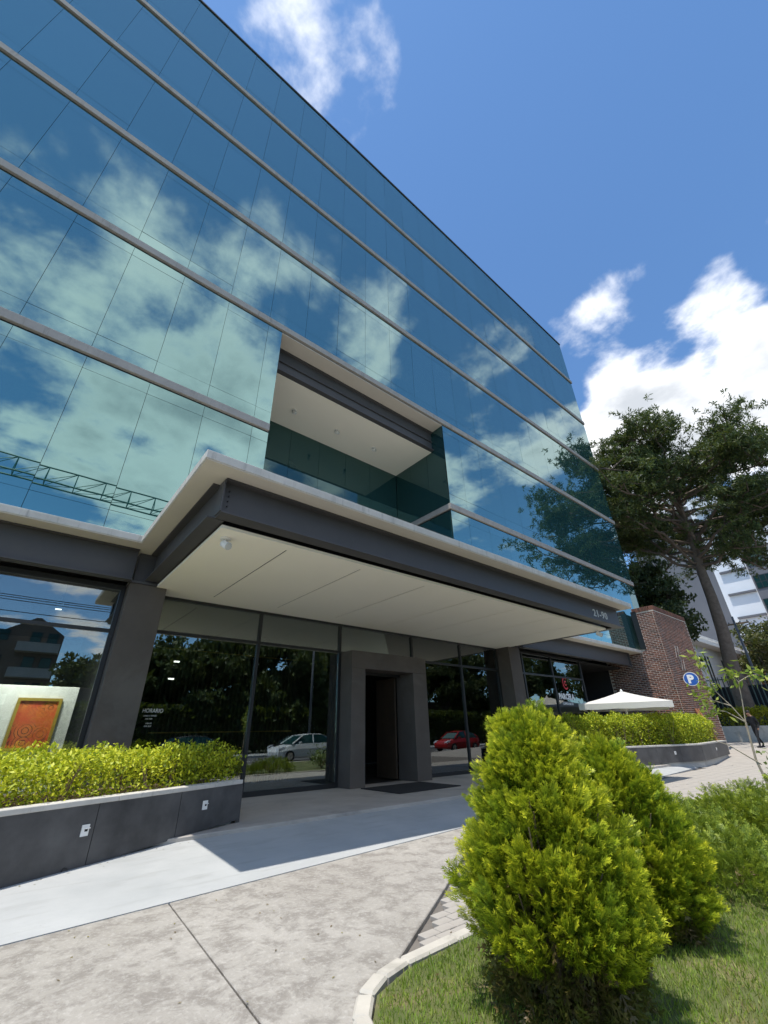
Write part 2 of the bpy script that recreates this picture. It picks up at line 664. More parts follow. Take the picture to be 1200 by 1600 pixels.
def leaves(P, D, L, W, cols, cup=0.25, side=None, level=None):
    """diamond leaves: P base points, D direction, L length, W width -> V, F, C"""
    n = len(P)
    D = unit(D)
    if side is None:
        rnd = rng.normal(size=(n, 3))
        if level is not None:
            rnd = rnd * (1 - level) + np.array([0, 0, 1.6]) * level
        side = unit(np.cross(D, rnd))
    nor = np.cross(side, D)
    L = np.broadcast_to(np.asarray(L, float).reshape(-1, 1), (n, 1))
    W = np.broadcast_to(np.asarray(W, float).reshape(-1, 1), (n, 1))
    mid = P + D * L * 0.45
    V = np.empty((n, 4, 3))
    V[:, 0] = P
    V[:, 1] = mid + side * W * 0.5 + nor * W * cup
    V[:, 2] = P + D * L
    V[:, 3] = mid - side * W * 0.5 + nor * W * cup
    F = np.arange(n * 4).reshape(n, 4)
    C = np.repeat(cols[:, None, :], 4, axis=1)
    return V.reshape(-1, 3), F, C.reshape(-1, 3)


def palette(n, stops, w=None):
    stops = np.array(stops, float)
    i = rng.choice(len(stops), n, p=w)
    j = rng.choice(len(stops), n, p=w)
    t = rng.random((n, 1))
    return stops[i] * t + stops[j] * (1 - t)


def sphere_dirs(n):
    return unit(rng.normal(size=(n, 3)))

# ------------------------------------------------------------------ ground
def sheet(name, pts, mat, parent=None):
    return struct(MB().poly(pts).build(name, mat, parent))


sheet('ground', [(-900, -900, -0.16), (1200, -900, -0.16), (1200, 900, -0.16), (-900, 900, -0.16)], M_ground)


def edge_y(x):
    return 4.98 + (x - 0.48) * 0.08


pav = struct(MB().box(-16, 22, -4.0, 7.2, -0.20, -0.035).build('pavement', M_bed))


def plate(poly, z0, z1, name, mat, parent, bev=0.006):
    return MB().prism(poly, z0, z1).build(name, mat, parent, bevel=bev)


jx = lambda y: 1.49 + (y - 2.83) * 0.072
plate([(-16, -4), (jx(-4) - 0.006, -4), (jx(5.07) - 0.006, edge_y(1.65) - 0.008), (-16, edge_y(-16) - 0.008)], -0.10, 0.0, 'stamped_slab', M_stamped, pav)
plate([(jx(-4) + 0.006, -4), (1.68, -4), (1.70, 2.0), (1.80, 2.46), (2.02, 2.70), (2.33, 2.80), (3.77, 3.68), (6.52, edge_y(6.52) - 0.008), (jx(5.07) + 0.006, edge_y(1.66) - 0.008)],
      -0.10, 0.0, 'stamped_slab', M_stamped, pav)

# pavers right of the second joint
pv = MB().box(-0.325, 0.325, -0.15, 0.15, -0.035, 0.0).build('paver', M_paver, pav, bevel=0.006, local=True)
pv_me = pv.data
first = True
row = 0
y = 2.98
while y < 6.6:
    x = 2.6 + (0.33 if row % 2 else 0.0)
    while x < 22.0:
        # right of the diagonal joint, in front of the driveway
        s = (x - 0.36 - 2.37) * 0.88 - (y + 0.15 - 2.79) * 1.42
        if s > 0.02 and y + 0.15 < edge_y(x) - 0.01 and (y > 3.3 or x > 2.0):
            if y - 0.15 > 2.86 + max(0, x - 3) * 0.036:
                loc = (x, y, rng.uniform(-0.003, 0.002))
                if first:
                    pv.location = loc
                    first = False
                else:
                    c = child(pv_me, 'paver', pav, loc)
        x += 0.66
    y += 0.31
    row += 1
# small setts in the wedge between the diagonal joint and the kerb
st_me = MB().box(-0.078, 0.078, -0.046, 0.046, -0.035, 0.0).build('sett', M_paver, pav, bevel=0.004, local=True)
n_set = 0
for iy in range(8):
    for ix in range(14):
        x, y = 2.50 + ix * 0.163 + (0.081 if iy % 2 else 0), 2.935 + iy * 0.099
        s_ = (x - 0.078 - 2.37) * 0.88 - (y + 0.046 - 2.79) * 1.42
        if s_ > -0.03 and y < 3.7:
            # leave out spots the large pavers already fill
            if any(abs(c.location.x - x) < 0.405 and abs(c.location.y - y) < 0.197 for c in pav.children if c.name.startswith('paver')):
                continue
            loc = (x, y, rng.uniform(-0.003, 0.002))
            if n_set == 0:
                st_me.location = loc
            else:
                child(st_me.data, 'sett', pav, loc)
            n_set += 1
# drive: falls gently from the porch to the stamped paving
drv = MB()
xs = np.linspace(-16, 21.4, 24)
for a, b in zip(xs[:-1], xs[1:]):
    drv.hexa([(a, edge_y(a), -0.1), (b, edge_y(b), -0.1), (b, 7.2, -0.1), (a, 7.2, -0.1),
              (a, edge_y(a), 0.004), (b, edge_y(b), 0.004), (b, 7.2, 0.125), (a, 7.2, 0.125)])
struct(drv.build('driveway', M_drive))
porch = struct(MB().prism([(-16, 6.96), (21.3, 6.96), (24.95, 7.30), (24.95, 10.2), (-16, 10.2)], -0.12, 0.16).build('porch', M_porch, bevel=0.008))
# paving that climbs to the right, past the planter
up = MB()
xs = [22.0, 26, 30, 34, 40, 50, 70, 110]
zs = [-0.035, 0.10, 0.26, 0.42, 0.62, 0.95, 1.45, 2.2]
for (a, za), (b, zb) in zip(zip(xs[:-1], zs[:-1]), zip(xs[1:], zs[1:])):
    up.hexa([(a, -4, -0.3), (b, -4, -0.3), (b, 7.86, -0.3), (a, 7.86, -0.3), (a, -4, za), (b, -4, zb), (b, 7.86, zb), (a, 7.86, za)])
    if a >= 30:
        up.hexa([(a, 7.87, -0.3), (b, 7.87, -0.3), (b, 14, -0.3), (a, 14, -0.3), (a, 7.87, za), (b, 7.87, zb), (b, 14, zb), (a, 14, za)])
struct(up.build('rising_pavement', M_paver))
# road and far side of the street, behind the camera (mirrored in the glass)
struct(MB().box(-90, 160, -14, -4.3, -0.30, -0.14).build('road', M_asphalt))
struct(MB().box(-90, 160, -4.3, -4.0, -0.25, -0.01).build('road_kerb', M_kerb, bevel=0.02))
struct(MB().box(-90, 160, -17.5, -14.0, -0.25, 0.0).build('far_pavement', M_drive, bevel=0.02))
for k in range(16):
    o = struct(MB().box(-30 + k * 6, -27 + k * 6, -9.3, -9.15, -0.139, -0.134).build('lane_marking', M_white))

# lawn island
isl = [(1.80, -3.6), (1.80, 2.0), (1.89, 2.42), (2.08, 2.62), (2.42, 2.73), (2.95, 2.76), (14.0, 3.12), (15.0, 2.6), (15.0, -3.6)]
lawn = struct(MB().prism(isl, -0.08, 0.012).build('lawn', M_lawn))
# kerb stones round it
path = [(1.74, -3.6)] + [(1.74, -3.6 + 0.55 * k) for k in range(1, 10)] + [(1.745, 2.0), (1.79, 2.28), (1.88, 2.50), (2.03, 2.66), (2.22, 2.76), (2.45, 2.81), (2.95, 2.83)] + [(2.95 + 0.55 * k, 2.83 + 0.018 * k) for k in range(1, 21)]
kerb = struct(empty('kerb', (1.74, -3.6, 0)))
for a, b in zip(path[:-1], path[1:]):
    a, b = np.array(a), np.array(b)
    d = (b - a) / np.linalg.norm(b - a)
    nrm = np.array([-d[1], d[0]])
    a2, b2 = a + d * 0.004, b - d * 0.004
    w, h = 0.05, 0.028 + rng.uniform(-0.006, 0.006)
    MB().hexa([(*(a2 - nrm * w), -0.08), (*(b2 - nrm * w), -0.08), (*(b2 + nrm * w), -0.08), (*(a2 + nrm * w), -0.08),
               (*(a2 - nrm * w), h), (*(b2 - nrm * w), h), (*(b2 + nrm * w), h), (*(a2 + nrm * w), h)]).build('kerb_stone', M_kerb, kerb, bevel=0.014)

# ------------------------------------------------------------------ the glass office building
YF = 9.14
XL, XR = -7.13, 26.9
TOPS = [4.93, 9.05, 13.13, 17.2, 21.25, 25.3, 29.35]
RX0, RX1 = 3.54, 10.99
off = empty('office_building', (10, 10, 0))
tag(off, 'long teal mirror-glass office block with concrete floor bands and deep entrance canopy', 'building')
for i in range(1, 6):
    t = TOPS[i]
    segs = [(XL, RX0 - 0.01), (RX1 + 0.02, XR + 0.06)] if i == 1 else [(XL, XR + 0.06)]
    for a, b in segs:
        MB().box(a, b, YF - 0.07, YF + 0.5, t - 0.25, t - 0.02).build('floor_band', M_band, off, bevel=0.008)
MB().box(XL, XR + 0.06, YF - 0.05, YF + 0.4, TOPS[6] - 0.02, TOPS[6] + 0.10).build('roof_coping', M_frame, off, bevel=0.01)
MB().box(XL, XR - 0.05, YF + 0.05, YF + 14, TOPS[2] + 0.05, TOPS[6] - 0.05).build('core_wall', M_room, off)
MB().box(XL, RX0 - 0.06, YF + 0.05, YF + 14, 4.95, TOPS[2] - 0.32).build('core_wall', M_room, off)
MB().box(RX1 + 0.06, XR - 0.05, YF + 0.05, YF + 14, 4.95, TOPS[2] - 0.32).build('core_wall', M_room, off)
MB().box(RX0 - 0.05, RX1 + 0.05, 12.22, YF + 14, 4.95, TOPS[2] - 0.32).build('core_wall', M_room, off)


def pane(x0, x1, z0, z1, name, y=YF, mat=M_glass, tilt=0.0018, parent=off, gap=0.0042, ax='x', th=0.012):
    """one sheet of glass, hung a hair out of true like the real ones"""
    w, h = (x1 - x0) / 2 - gap, (z1 - z0) / 2 - gap
    b = MB()
    if ax == 'x':
        b.box(-w, w, -th / 2, th / 2, -h, h)
        loc = ((x0 + x1) / 2, y, (z0 + z1) / 2)
    else:
        b.box(-th / 2, th / 2, -w, w, -h, h)
        loc = (y, (x0 + x1) / 2, (z0 + z1) / 2)
    o = b.build(name, mat, parent, local=True)
    o.location = Vector(loc) - parent_loc(parent)
    o.rotation_euler = (rng.normal() * tilt, 0, rng.normal() * tilt) if ax == 'x' else (0, rng.normal() * tilt, rng.normal() * tilt)
    return o


grid = [-7.13] + [-0.755 + 1.275 * k for k in range(-4, 22)] + [XR]
for i in range(6):
    z0 = TOPS[i]
    z1 = TOPS[i + 1] - (0.30 if i < 5 else 0.03)
    lo, hi = z0 + 0.42, z1 - 0.33
    for a, b in zip(grid[:-1], grid[1:]):
        spans = [(a, b)]
        if i < 2:
            spans = []
            if a < RX0:
                spans.append((a, min(b, RX0)))
            if b > RX1:
                spans.append((max(a, RX1), b))
        for p, q in spans:
            if q - p < 0.12:
                continue
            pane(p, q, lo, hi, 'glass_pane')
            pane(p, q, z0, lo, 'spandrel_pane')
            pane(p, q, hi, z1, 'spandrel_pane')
# dark silicone joints sit behind the panes as one backing sheet per storey
for i in range(6):
    for a, b in ([(XL, RX0), (RX1, XR)] if i < 2 else [(XL, XR)]):
        MB().box(a, b, YF + 0.012, YF + 0.03, TOPS[i] + 0.002, TOPS[i + 1] - 0.02).build('joint_backing', M_gasket, off)

# the two-storey recess over the canopy
MB().box(RX0, RX1, YF + 0.0, 9.80, 12.805, 12.828).build('recess_soffit', M_soffit, off)
rb = MB().box(RX0, RX1 - 0.02, 9.80, 9.82, 11.86, 12.80).build('recess_beam', M_steel, off)
MB().box(RX0, RX1 - 0.02, 9.70, 9.797, 12.755, 12.80).build('flange', M_steel, rb)
MB().box(RX0, RX1 - 0.02, 9.68, 9.95, 11.83, 11.858).build('flange', M_steel, rb)
MB().box(RX0, RX1 - 0.02, 9.74, 9.797, 12.28, 12.30).build('flange', M_steel, rb)
MB().box(RX0, RX1 - 0.02, 9.86, 12.2, 11.80, 11.825).build('recess_ceiling', M_panel, off)
gx = [RX0] + [x for x in grid if RX0 + 0.3 < x < RX1 - 0.3] + [RX1 - 0.03]
for a, b in zip(gx[:-1], gx[1:]):
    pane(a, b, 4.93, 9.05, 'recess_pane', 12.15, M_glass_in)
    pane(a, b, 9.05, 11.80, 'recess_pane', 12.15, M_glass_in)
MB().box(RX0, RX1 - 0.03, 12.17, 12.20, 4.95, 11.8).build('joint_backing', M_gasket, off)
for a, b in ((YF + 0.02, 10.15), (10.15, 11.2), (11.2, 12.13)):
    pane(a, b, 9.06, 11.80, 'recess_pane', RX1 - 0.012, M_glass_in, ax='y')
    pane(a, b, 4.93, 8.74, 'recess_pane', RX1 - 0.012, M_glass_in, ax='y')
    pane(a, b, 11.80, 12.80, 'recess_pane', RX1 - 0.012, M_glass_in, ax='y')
MB().box(RX1, RX1 + 0.04, YF + 0.02, 12.15, 4.95, 12.8).build('joint_backing', M_gasket, off)
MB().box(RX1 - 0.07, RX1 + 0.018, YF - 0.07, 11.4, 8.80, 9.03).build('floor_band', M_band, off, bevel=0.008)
MB().box(RX0 - 0.05, RX0, YF + 0.02, 12.15, 4.95, 12.8).build('joint_backing', M_gasket, off)

# canopy: one slab that steps out over the entrance
CX0, CX1, CY = 1.21, 14.95, 5.30
slab = MB().prism([(XL, 9.02), (CX0, 9.02), (CX0, CY), (CX1, CY), (CX1, 9.02), (XR, 9.02), (XR, 12.4), (XL, 12.4)], 4.792, 4.93).build('canopy_slab', M_lip, off, bevel=0.006)
MB().prism([(XL, 9.035), (CX0 + 0.015, 9.035), (CX0 + 0.015, CY + 0.015), (CX1 - 0.015, CY + 0.015), (CX1 - 0.015, 9.035), (XR, 9.035), (XR, 12.3), (XL, 12.3)], 4.776, 4.792).build('soffit', M_soffit, slab)


def ibeam(x0, x1, y, z0, z1, name, fl=0.13, th=0.025, ax='x', mat=M_steel):
    """rolled section: web as the part, flanges as its pieces"""
    t = 0.012
    def bx(u0, u1, v0, v1, a, b):
        m = MB()
        return m.box(u0, u1, v0, v1, a, b) if ax == 'x' else m.box(v0, v1, u0, u1, a, b)
    w = bx(x0, x1, y - t, y + t, z0 + th, z1 - th).build(name, mat, off)
    bx(x0, x1, y - fl, y + fl, z0, z0 + th - 0.001).build('flange', mat, w)
    bx(x0, x1, y - fl, y + fl, z1 - th + 0.001, z1).build('flange', mat, w)
    return w


fb = ibeam(1.64, 14.75, 5.74, 4.19, 4.772, 'canopy_beam')
lb = ibeam(5.89, 9.54, 1.66, 4.19, 4.772, 'canopy_beam', ax='y')
ibeam(5.89, 9.54, 14.62, 4.19, 4.772, 'canopy_beam', ax='y')
# end plate with bolts at the corner
MB().box(1.62, 1.64, 5.62, 5.86, 4.215, 4.745).build('end_plate', M_steel, fb)
for k in range(4):
    b = MB()
    z = 4.36 + k * 0.085
    b.tube([(1.74, 5.728, z), (1.74, 5.708, z)], 0.014, 6)
    b.build('bolt', M_black, fb)
ibeam(XL, 1.28, 9.50, 4.12, 4.772, 'header_beam', fl=0.11)
ibeam(14.70, 24.3, 9.50, 4.14, 4.772, 'header_beam', fl=0.11)
MB().box(24.3, 24.33, 9.40, 9.62, 4.10, 4.77).build('end_plate', M_steel, off)
# ceiling boards, split by shadow gaps
PX0, PX1, PY0, PY1, PZ = 1.78, 14.10, 5.93, 10.10, 4.10
cl = MB().box(PX0, PX1, PY0, PY1, PZ + 0.012, PZ + 0.05).build('canopy_ceiling', M_panel, off)
MB().box(PX0 + 0.08, PX1 - 0.08, PY0 + 0.10, PY1, PZ + 0.05, PZ + 0.68).build('ceiling_void', M_black, off)
MB().box(PX0, PX1, PY0, PY0 + 0.22, PZ, PZ + 0.012).build('ceiling_trim', M_panel, cl)
MB().box(PX0, PX1, 9.62, PY1, PZ, PZ + 0.012).build('ceiling_trim', M_panel, cl)
jts = [PX0, 2.98, 4.55, 6.27, 7.97, 9.55, 11.2, 12.7, PX1]
for a, b in zip(jts[:-1], jts[1:]):
    MB().box(a + (0.012 if a > PX0 else 0), b - (0.012 if b < PX1 else 0), PY0 + 0.2201, 9.6199, PZ, PZ + 0.0118).build('ceiling_board', M_panel, cl)
for a in jts[1:-1]:
    MB().box(a - 0.012, a + 0.012, PY0 + 0.23, 9.6, PZ + 0.0085, PZ + 0.0118).build('shadow_gap', M_black, cl)

# columns
for x0 in (1.29, 13.97):
    c = MB().box(x0, x0 + 0.69, 9.56, 10.22, 0.16, 4.11).build('column', M_column, off, bevel=0.006)
    MB().box(x0 + 0.04, x0 + 0.60, 9.60, 10.15, 4.11, 4.77).build('column_head', M_steel, c)
    MB().box(x0 - 0.02, x0 + 0.71, 9.53, 10.0, 4.112, 4.16).build('cap_plate', M_steel, c)


def frame_bar(x0, x1, y, z0, z1, name='mullion', d=0.05, mat=M_frame):
    return MB().box(x0, x1, y - d, y + d, z0, z1).build(name, mat, off)


# left shopfront
YL = 9.95
for x in (-6.3, -3.9, -1.35):
    frame_bar(x - 0.03, x + 0.03, YL, 0.26, 4.02)
frame_bar(1.20, 1.28, YL, 0.26, 4.02)
frame_bar(XL, 1.28, YL, 4.02, 4.12, 'head_rail')
frame_bar(XL, 1.28, YL, 0.16, 0.26, 'sill_rail')
for a, b in zip((-6.27, -3.87, -1.32), (-3.93, -1.38, 1.20)):
    frame_bar(a, b, YL, 3.17, 3.23, 'transom')
    pane(a, b, 0.26, 3.17, 'shop_pane', YL, M_shop, 0.0004, gap=0.0)
    pane(a, b, 3.23, 4.02, 'shop_pane', YL, M_shop, 0.0004, gap=0.0)
# entrance glazing
YG = 10.15
MX = [2.05, 4.41, 6.80, 9.55, 11.86, 13.92]
frame_bar(1.98, 13.97, YG, 4.04, 4.098, 'head_rail')
for i, x in enumerate(MX):
    zb = 3.32 if i == 3 else 0.26
    if i == 2:
        zb = 0.26
    frame_bar(x - 0.035, x + 0.035, YG, zb, 4.04)
for a, b in ((2.0, 6.86), (9.60, 13.97)):
    frame_bar(a, b, YG, 0.16, 0.26, 'sill_rail')
for i, (a, b) in enumerate(zip(MX[:-1], MX[1:])):
    a, b = a + 0.035, b - 0.035
    pane(a, b, 3.36, 4.04, 'shop_pane', YG, M_shop, 0.0004, gap=0.0)
    if i != 2:
        a2 = max(a, 9.61) if i == 3 else a
        frame_bar(a2, b, YG, 3.30, 3.36, 'transom')
        pane(a2, b, 0.26, 3.30, 'shop_pane', YG, M_shop, 0.0004, gap=0.0)
# right-hand shopfront, behind the hedge
for x in (15.6, 17.75, 20.25):
    frame_bar(x - 0.04, x + 0.04, YG, 0.26, 4.10)
frame_bar(14.66, 20.29, YG, 4.10, 4.18, 'head_rail')
frame_bar(14.66, 20.29, YG, 0.16, 0.26, 'sill_rail')
for a, b in ((14.66, 15.56), (15.64, 17.71), (17.79, 20.21)):
    frame_bar(a, b, YG, 3.30, 3.36, 'transom')
    pane(a, b, 0.26, 3.30, 'shop_pane', YG, M_shop, 0.0004, gap=0.0)
    pane(a, b, 3.36, 4.10, 'shop_pane', YG, M_shop, 0.0004, gap=0.0)

# door portal: left jamb, right jamb, lintel, doors standing open
por = MB().box(6.85, 9.60, 9.60, 10.35, 2.87, 3.32).build('door_portal', M_column, off, bevel=0.006)
MB().box(6.85, 7.30, 9.60, 10.35, 0.16, 2.869).build('jamb', M_column, por, bevel=0.004)
MB().box(9.06, 9.60, 9.60, 10.35, 0.16, 2.869).build('jamb', M_column, por, bevel=0.004)
for x in (7.32, 8.98):
    d = MB().box(x, x + 0.05, 10.36, 11.25, 0.18, 2.80).build('door_leaf', M_wood, off, bevel=0.004)
    MB().tube([(x + 0.09, 10.95, 0.9), (x + 0.09, 10.95, 1.6)], 0.014, 8).build('handle', M_hdl, d)
MB().box(7.30, 9.06, 10.20, 10.30, 2.80, 2.868).build('door_head', M_frame, por)

# rooms behind the glass
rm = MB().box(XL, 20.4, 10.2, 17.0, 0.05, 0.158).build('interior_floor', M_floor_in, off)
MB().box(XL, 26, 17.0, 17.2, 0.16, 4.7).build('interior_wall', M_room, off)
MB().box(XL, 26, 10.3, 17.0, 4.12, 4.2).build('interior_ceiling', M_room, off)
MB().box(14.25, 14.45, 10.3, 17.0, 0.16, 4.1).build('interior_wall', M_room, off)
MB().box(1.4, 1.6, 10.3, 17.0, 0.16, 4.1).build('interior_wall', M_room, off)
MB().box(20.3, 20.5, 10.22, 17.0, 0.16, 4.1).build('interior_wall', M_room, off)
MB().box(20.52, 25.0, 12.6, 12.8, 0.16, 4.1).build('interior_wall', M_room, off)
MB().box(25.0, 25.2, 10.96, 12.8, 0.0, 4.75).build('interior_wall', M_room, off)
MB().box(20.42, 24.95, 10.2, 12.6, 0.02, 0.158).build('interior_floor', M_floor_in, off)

# address on the canopy beam
o = text_mesh('house_number', '21-90', 0.30, M_num, (13.02, 5.722, 4.35), (1, 0, 0), (0, 0, 1), 0.006, None, 1.12, 1.2, bold=0.004)
tag(o, 'pale metal house number 21-90 on the dark canopy beam', 'house number')

# lettering on the shop windows
rt = empty('cafe_window_lettering', (18.3, YG - 0.03, 2.4))
tag(rt, 'red ring emblem over white PARCELA lettering on the dark shop window', 'window sign')
text_mesh('shop_name', 'PARCELA', 0.30, M_text, (17.90, YG - 0.03, 2.46), (1, 0, 0), (0, 0, 1), 0.002, rt, 1.02, 0.98, bold=0.016)
text_mesh('tagline', 'COFFEE & BISTRO', 0.125, M_text, (18.10, YG - 0.03, 2.24), (1, 0, 0), (0, 0, 1), 0.002, rt, 1.0, 0.88, bold=0.004)
ring = MB()
cx, cz = 18.62, 3.10
for k in range(22):
    a0, a1 = R(50 + k * 12.0), R(50 + (k + 1) * 12.0)
    pts = []
    for rr, aa in ((0.20, a0), (0.26, a0), (0.26, a1), (0.20, a1)):
        pts.append((cx + rr * math.cos(aa) * 0.85, YG - 0.031, cz + rr * math.sin(aa)))
    ring.poly(pts)
ring.build('emblem', M_red, rt)
text_mesh('emblem_letter', 'C', 0.26, M_red, (18.53, YG - 0.031, 3.01), (1, 0, 0), (0, 0, 1), 0.002, rt, 1, 0.9, bold=0.012)

rt = empty('opening_hours_lettering', (2.35, YG - 0.03, 1.5))
tag(rt, 'small white HORARIO opening-hours lettering on the glass beside the left column', 'window sign')
for s, sz, x, z in (('HORARIO', 0.105, 2.16, 1.76), ('LUNES A VIERNES', 0.037, 2.20, 1.69), ('7:00-19:00', 0.037, 2.24, 1.635), ('SABADO', 0.037, 2.26, 1.555), ('8:00-18:00', 0.037, 2.25, 1.505)):
    text_mesh('hours_line', s, sz, M_text, (x, YG - 0.03, z), (1, 0, 0), (0, 0, 1), 0.001, rt, 1.0, 0.82)

# door mat
tag(MB().box(7.05, 9.0, 8.05, 9.45, 0.161, 0.178).build('door_mat', M_mat, bevel=0.004), 'black rectangular doormat on the porch before the open portal', 'doormat')


# spot lamps
def spot(loc, label, group):
    r = empty('ceiling_spotlight', loc)
    tag(r, label, 'spotlight', group)
    x, y, z = loc
    MB().lathe((x, y, z - 0.02), [(0.085, 0.02), (0.085, 0.0), (0.06, -0.006)], 16).build('base_plate', M_white, r)
    MB().tube([(x, y, z - 0.02), (x, y, z - 0.07)], 0.015, 8).build('stem', M_white, r)
    a = Vector((x - 0.02, y + 0.06, z - 0.07))
    b = Vector((x + 0.03, y - 0.09, z - 0.16))
    MB().tube([a, a + (b - a) * 0.15, b], [0.035, 0.058, 0.066], 14).build('lamp_head', M_white, r, smooth=True)
    d = (b - a).normalized()
    MB().tube([b + d * 0.001, b + d * 0.012], [0.058, 0.052], 14).build('lens', M_lens, r)
    return r


spot((1.98, 6.28, PZ), 'small white spotlight at the front left corner of the canopy ceiling', 'canopy spotlights')
spot((14.00, 6.15, PZ), 'small white spotlight at the right end of the canopy ceiling', 'canopy spotlights')
for x, w in ((5.14, 'leftmost'), (6.99, 'middle'), (8.82, 'rightmost')):
    spot((x, 11.09, 11.80), w + ' of three white spotlights on the recess ceiling', 'recess spotlights')

# ------------------------------------------------------------------ inside the shop windows
dw = MB().box(-6.9, 1.08, 10.75, 10.83, 0.16, 2.22).build('display_wall', M_white, bevel=0.004)
tag(dw, 'low white display wall behind the left shop window', 'display wall')


def painting_mat():
    m, gr = new_mat('painting_print')
    tc = gr.n('ShaderNodeTexCoord').outputs['Object']
    v = gr.n('ShaderNodeTexVoronoi')
    v.inputs['Scale'].default_value = 3.2
    gr.link(tc, v.inputs['Vector'])
    w = gr.math('SINE', gr.math('MULTIPLY', v.outputs['Distance'], 42.0))
    n = gr.noise(tc, 4.5, 5, 0.6)
    col = gr.mix(gr.maprange(n, 0.3, 0.7), (0.62, 0.05, 0.02), (0.70, 0.22, 0.04))
    f = gr.math('MULTIPLY', gr.maprange(w, 0.5, 0.95), gr.maprange(gr.noise(tc, 2.0, 2), 0.45, 0.6))
    col = gr.mix(f, col, (0.12, 0.03, 0.015))
    finish(gr, principled(gr, col, 0.6))
    return m


M_paint = painting_mat()
M_ochre = flat('ochre_frame', (0.38, 0.26, 0.035), 0.5)


def painting(xc, zc, w, h, label):
    r = empty('painting', (xc, 10.74, zc))
    tag(r, label, 'painting', 'paintings on the display wall')
    for x0, x1, z0, z1 in ((-w / 2, w / 2, h / 2 - 0.05, h / 2), (-w / 2, w / 2, -h / 2, -h / 2 + 0.05), (-w / 2, -w / 2 + 0.05, -h / 2 + 0.0501, h / 2 - 0.0501), (w / 2 - 0.05, w / 2, -h / 2 + 0.0501, h / 2 - 0.0501)):
        MB().box(x0, x1, -0.03, 0.0, z0, z1).build('frame_bar', M_ochre, r, local=True)
    MB().box(-w / 2 + 0.05, w / 2 - 0.05, -0.012, 0.0, -h / 2 + 0.05, h / 2 - 0.05).build('canvas', M_paint, r, local=True)


painting(0.52, 1.58, 0.68, 0.86, 'red and orange swirl painting in an ochre frame behind the left window')
painting(-0.55, 1.58, 0.68, 0.86, 'red painting cut off by the left edge of the picture')

M_lit, _g2 = new_mat('lit_lamp')
_e = _g2.n('ShaderNodeEmission')
_e.inputs['Color'].default_value = (1.0, 0.96, 0.88, 1)
_e.inputs['Strength'].default_value = 3.0
finish(_g2, _e.outputs[0])


def wall_washer(x, label):
    r = empty('ceiling_lamp', (x, 10.25, 3.6))
    tag(r, label, 'lamp', 'lamps over the display wall')
    MB().box(x - 0.06, x + 0.06, 10.2, 10.3, 3.56, 3.68).build('housing', M_frame, r)
    MB().box(x - 0.05, x + 0.05, 10.21, 10.29, 3.552, 3.559).build('diffuser', M_lit, r)
    MB().tube([(x, 10.25, 3.62), (x, 10.25, 4.1)], 0.01, 6).build('rod', M_frame, r)
    ld = bpy.data.lights.new('lamp_light', 'AREA')
    ld.shape = 'RECTANGLE'
    ld.size, ld.size_y = 0.10, 0.08
    ld.energy = 100
    ld.color = (1.0, 0.96, 0.88)
    lo = bpy.data.objects.new('lamp_light', ld)
    COL.objects.link(lo)
    lo.parent = r
    lo.location = (0, 0.0, -0.06)
    lo.rotation_euler = (R(16), 0, 0)


wall_washer(0.3, 'lamp above the framed orange painting, behind the left window')
wall_washer(-1.2, 'lamp above the cut-off red painting, behind the left window')
for x, z, w in ((3.0, 2.95, 'upper'), (2.95, 2.55, 'lower')):
    lp2 = empty('lobby_lamp', (x, 11.6, z))
    tag(lp2, w + ' of two small lit lamps inside the entrance glazing at left', 'lamp', 'small lobby lamps')
    MB().box(x - 0.07, x + 0.07, 11.6, 11.66, z + 0.03, z + 0.06).build('housing', M_frame, lp2)
    MB().box(x - 0.06, x + 0.06, 11.6, 11.65, z, z + 0.03).build('diffuser', M_lit, lp2)

ss = empty('slatted_screen', (5.2, 13.0, 0.16))
tag(ss, 'dark slatted screen with brass rails inside the entrance glazing', 'screen')
sl = MB().box(-0.02, 0.02, -0.03, 0.03, 0, 3.6).build('slat', M_wood, ss, local=True)
sl.location = (-2.2, 0, 0)
for k in range(1, 36):
    child(sl.data, 'slat', ss, (-2.2 + k * 0.115, 0, 0))
for z in (1.25, 3.3):
    MB().box(3.0, 7.0, 12.92, 12.95, 0.16 + z, 0.16 + z + 0.03).build('brass_rail', M_gold, ss)


def armchair(loc, rz, label, mat):
    r = empty('armchair', loc)
    r.rotation_euler.z = rz
    tag(r, label, 'armchair', 'lobby armchairs')
    MB().box(-0.32, 0.32, -0.32, 0.30, 0.22, 0.44).build('seat', mat, r, bevel=0.05, local=True)
    sh = MB()
    n = 14
    ring0 = []
    for k in range(n + 1):
        a = math.pi * (1.0 + 1.0 * k / n)
        hgt = 0.62 + 0.24 * math.sin(math.pi * k / n)
        ring0.append((math.cos(a), -math.sin(a), hgt))
    for (c0, s0, h0), (c1, s1, h1) in zip(ring0[:-1], ring0[1:]):
        sh.hexa([(c0 * .33, s0 * .33, .25), (c1 * .33, s1 * .33, .25), (c1 * .40, s1 * .40, .25), (c0 * .40, s0 * .40, .25),
                 (c0 * .35, s0 * .35, h0), (c1 * .35, s1 * .35, h1), (c1 * .42, s1 * .42, h0 * 0 + h1), (c0 * .42, s0 * .42, h0)])
    sh.build('shell_back', mat, r, local=True)
    for x, y in ((-.24, -.24), (.24, -.24), (.24, .24), (-.24, .24)):
        MB().tube([(x, y, 0.23), (x * 1.15, y * 1.15, 0)], [0.018, 0.012], 8).build('leg', M_black, r, local=True)
    return r


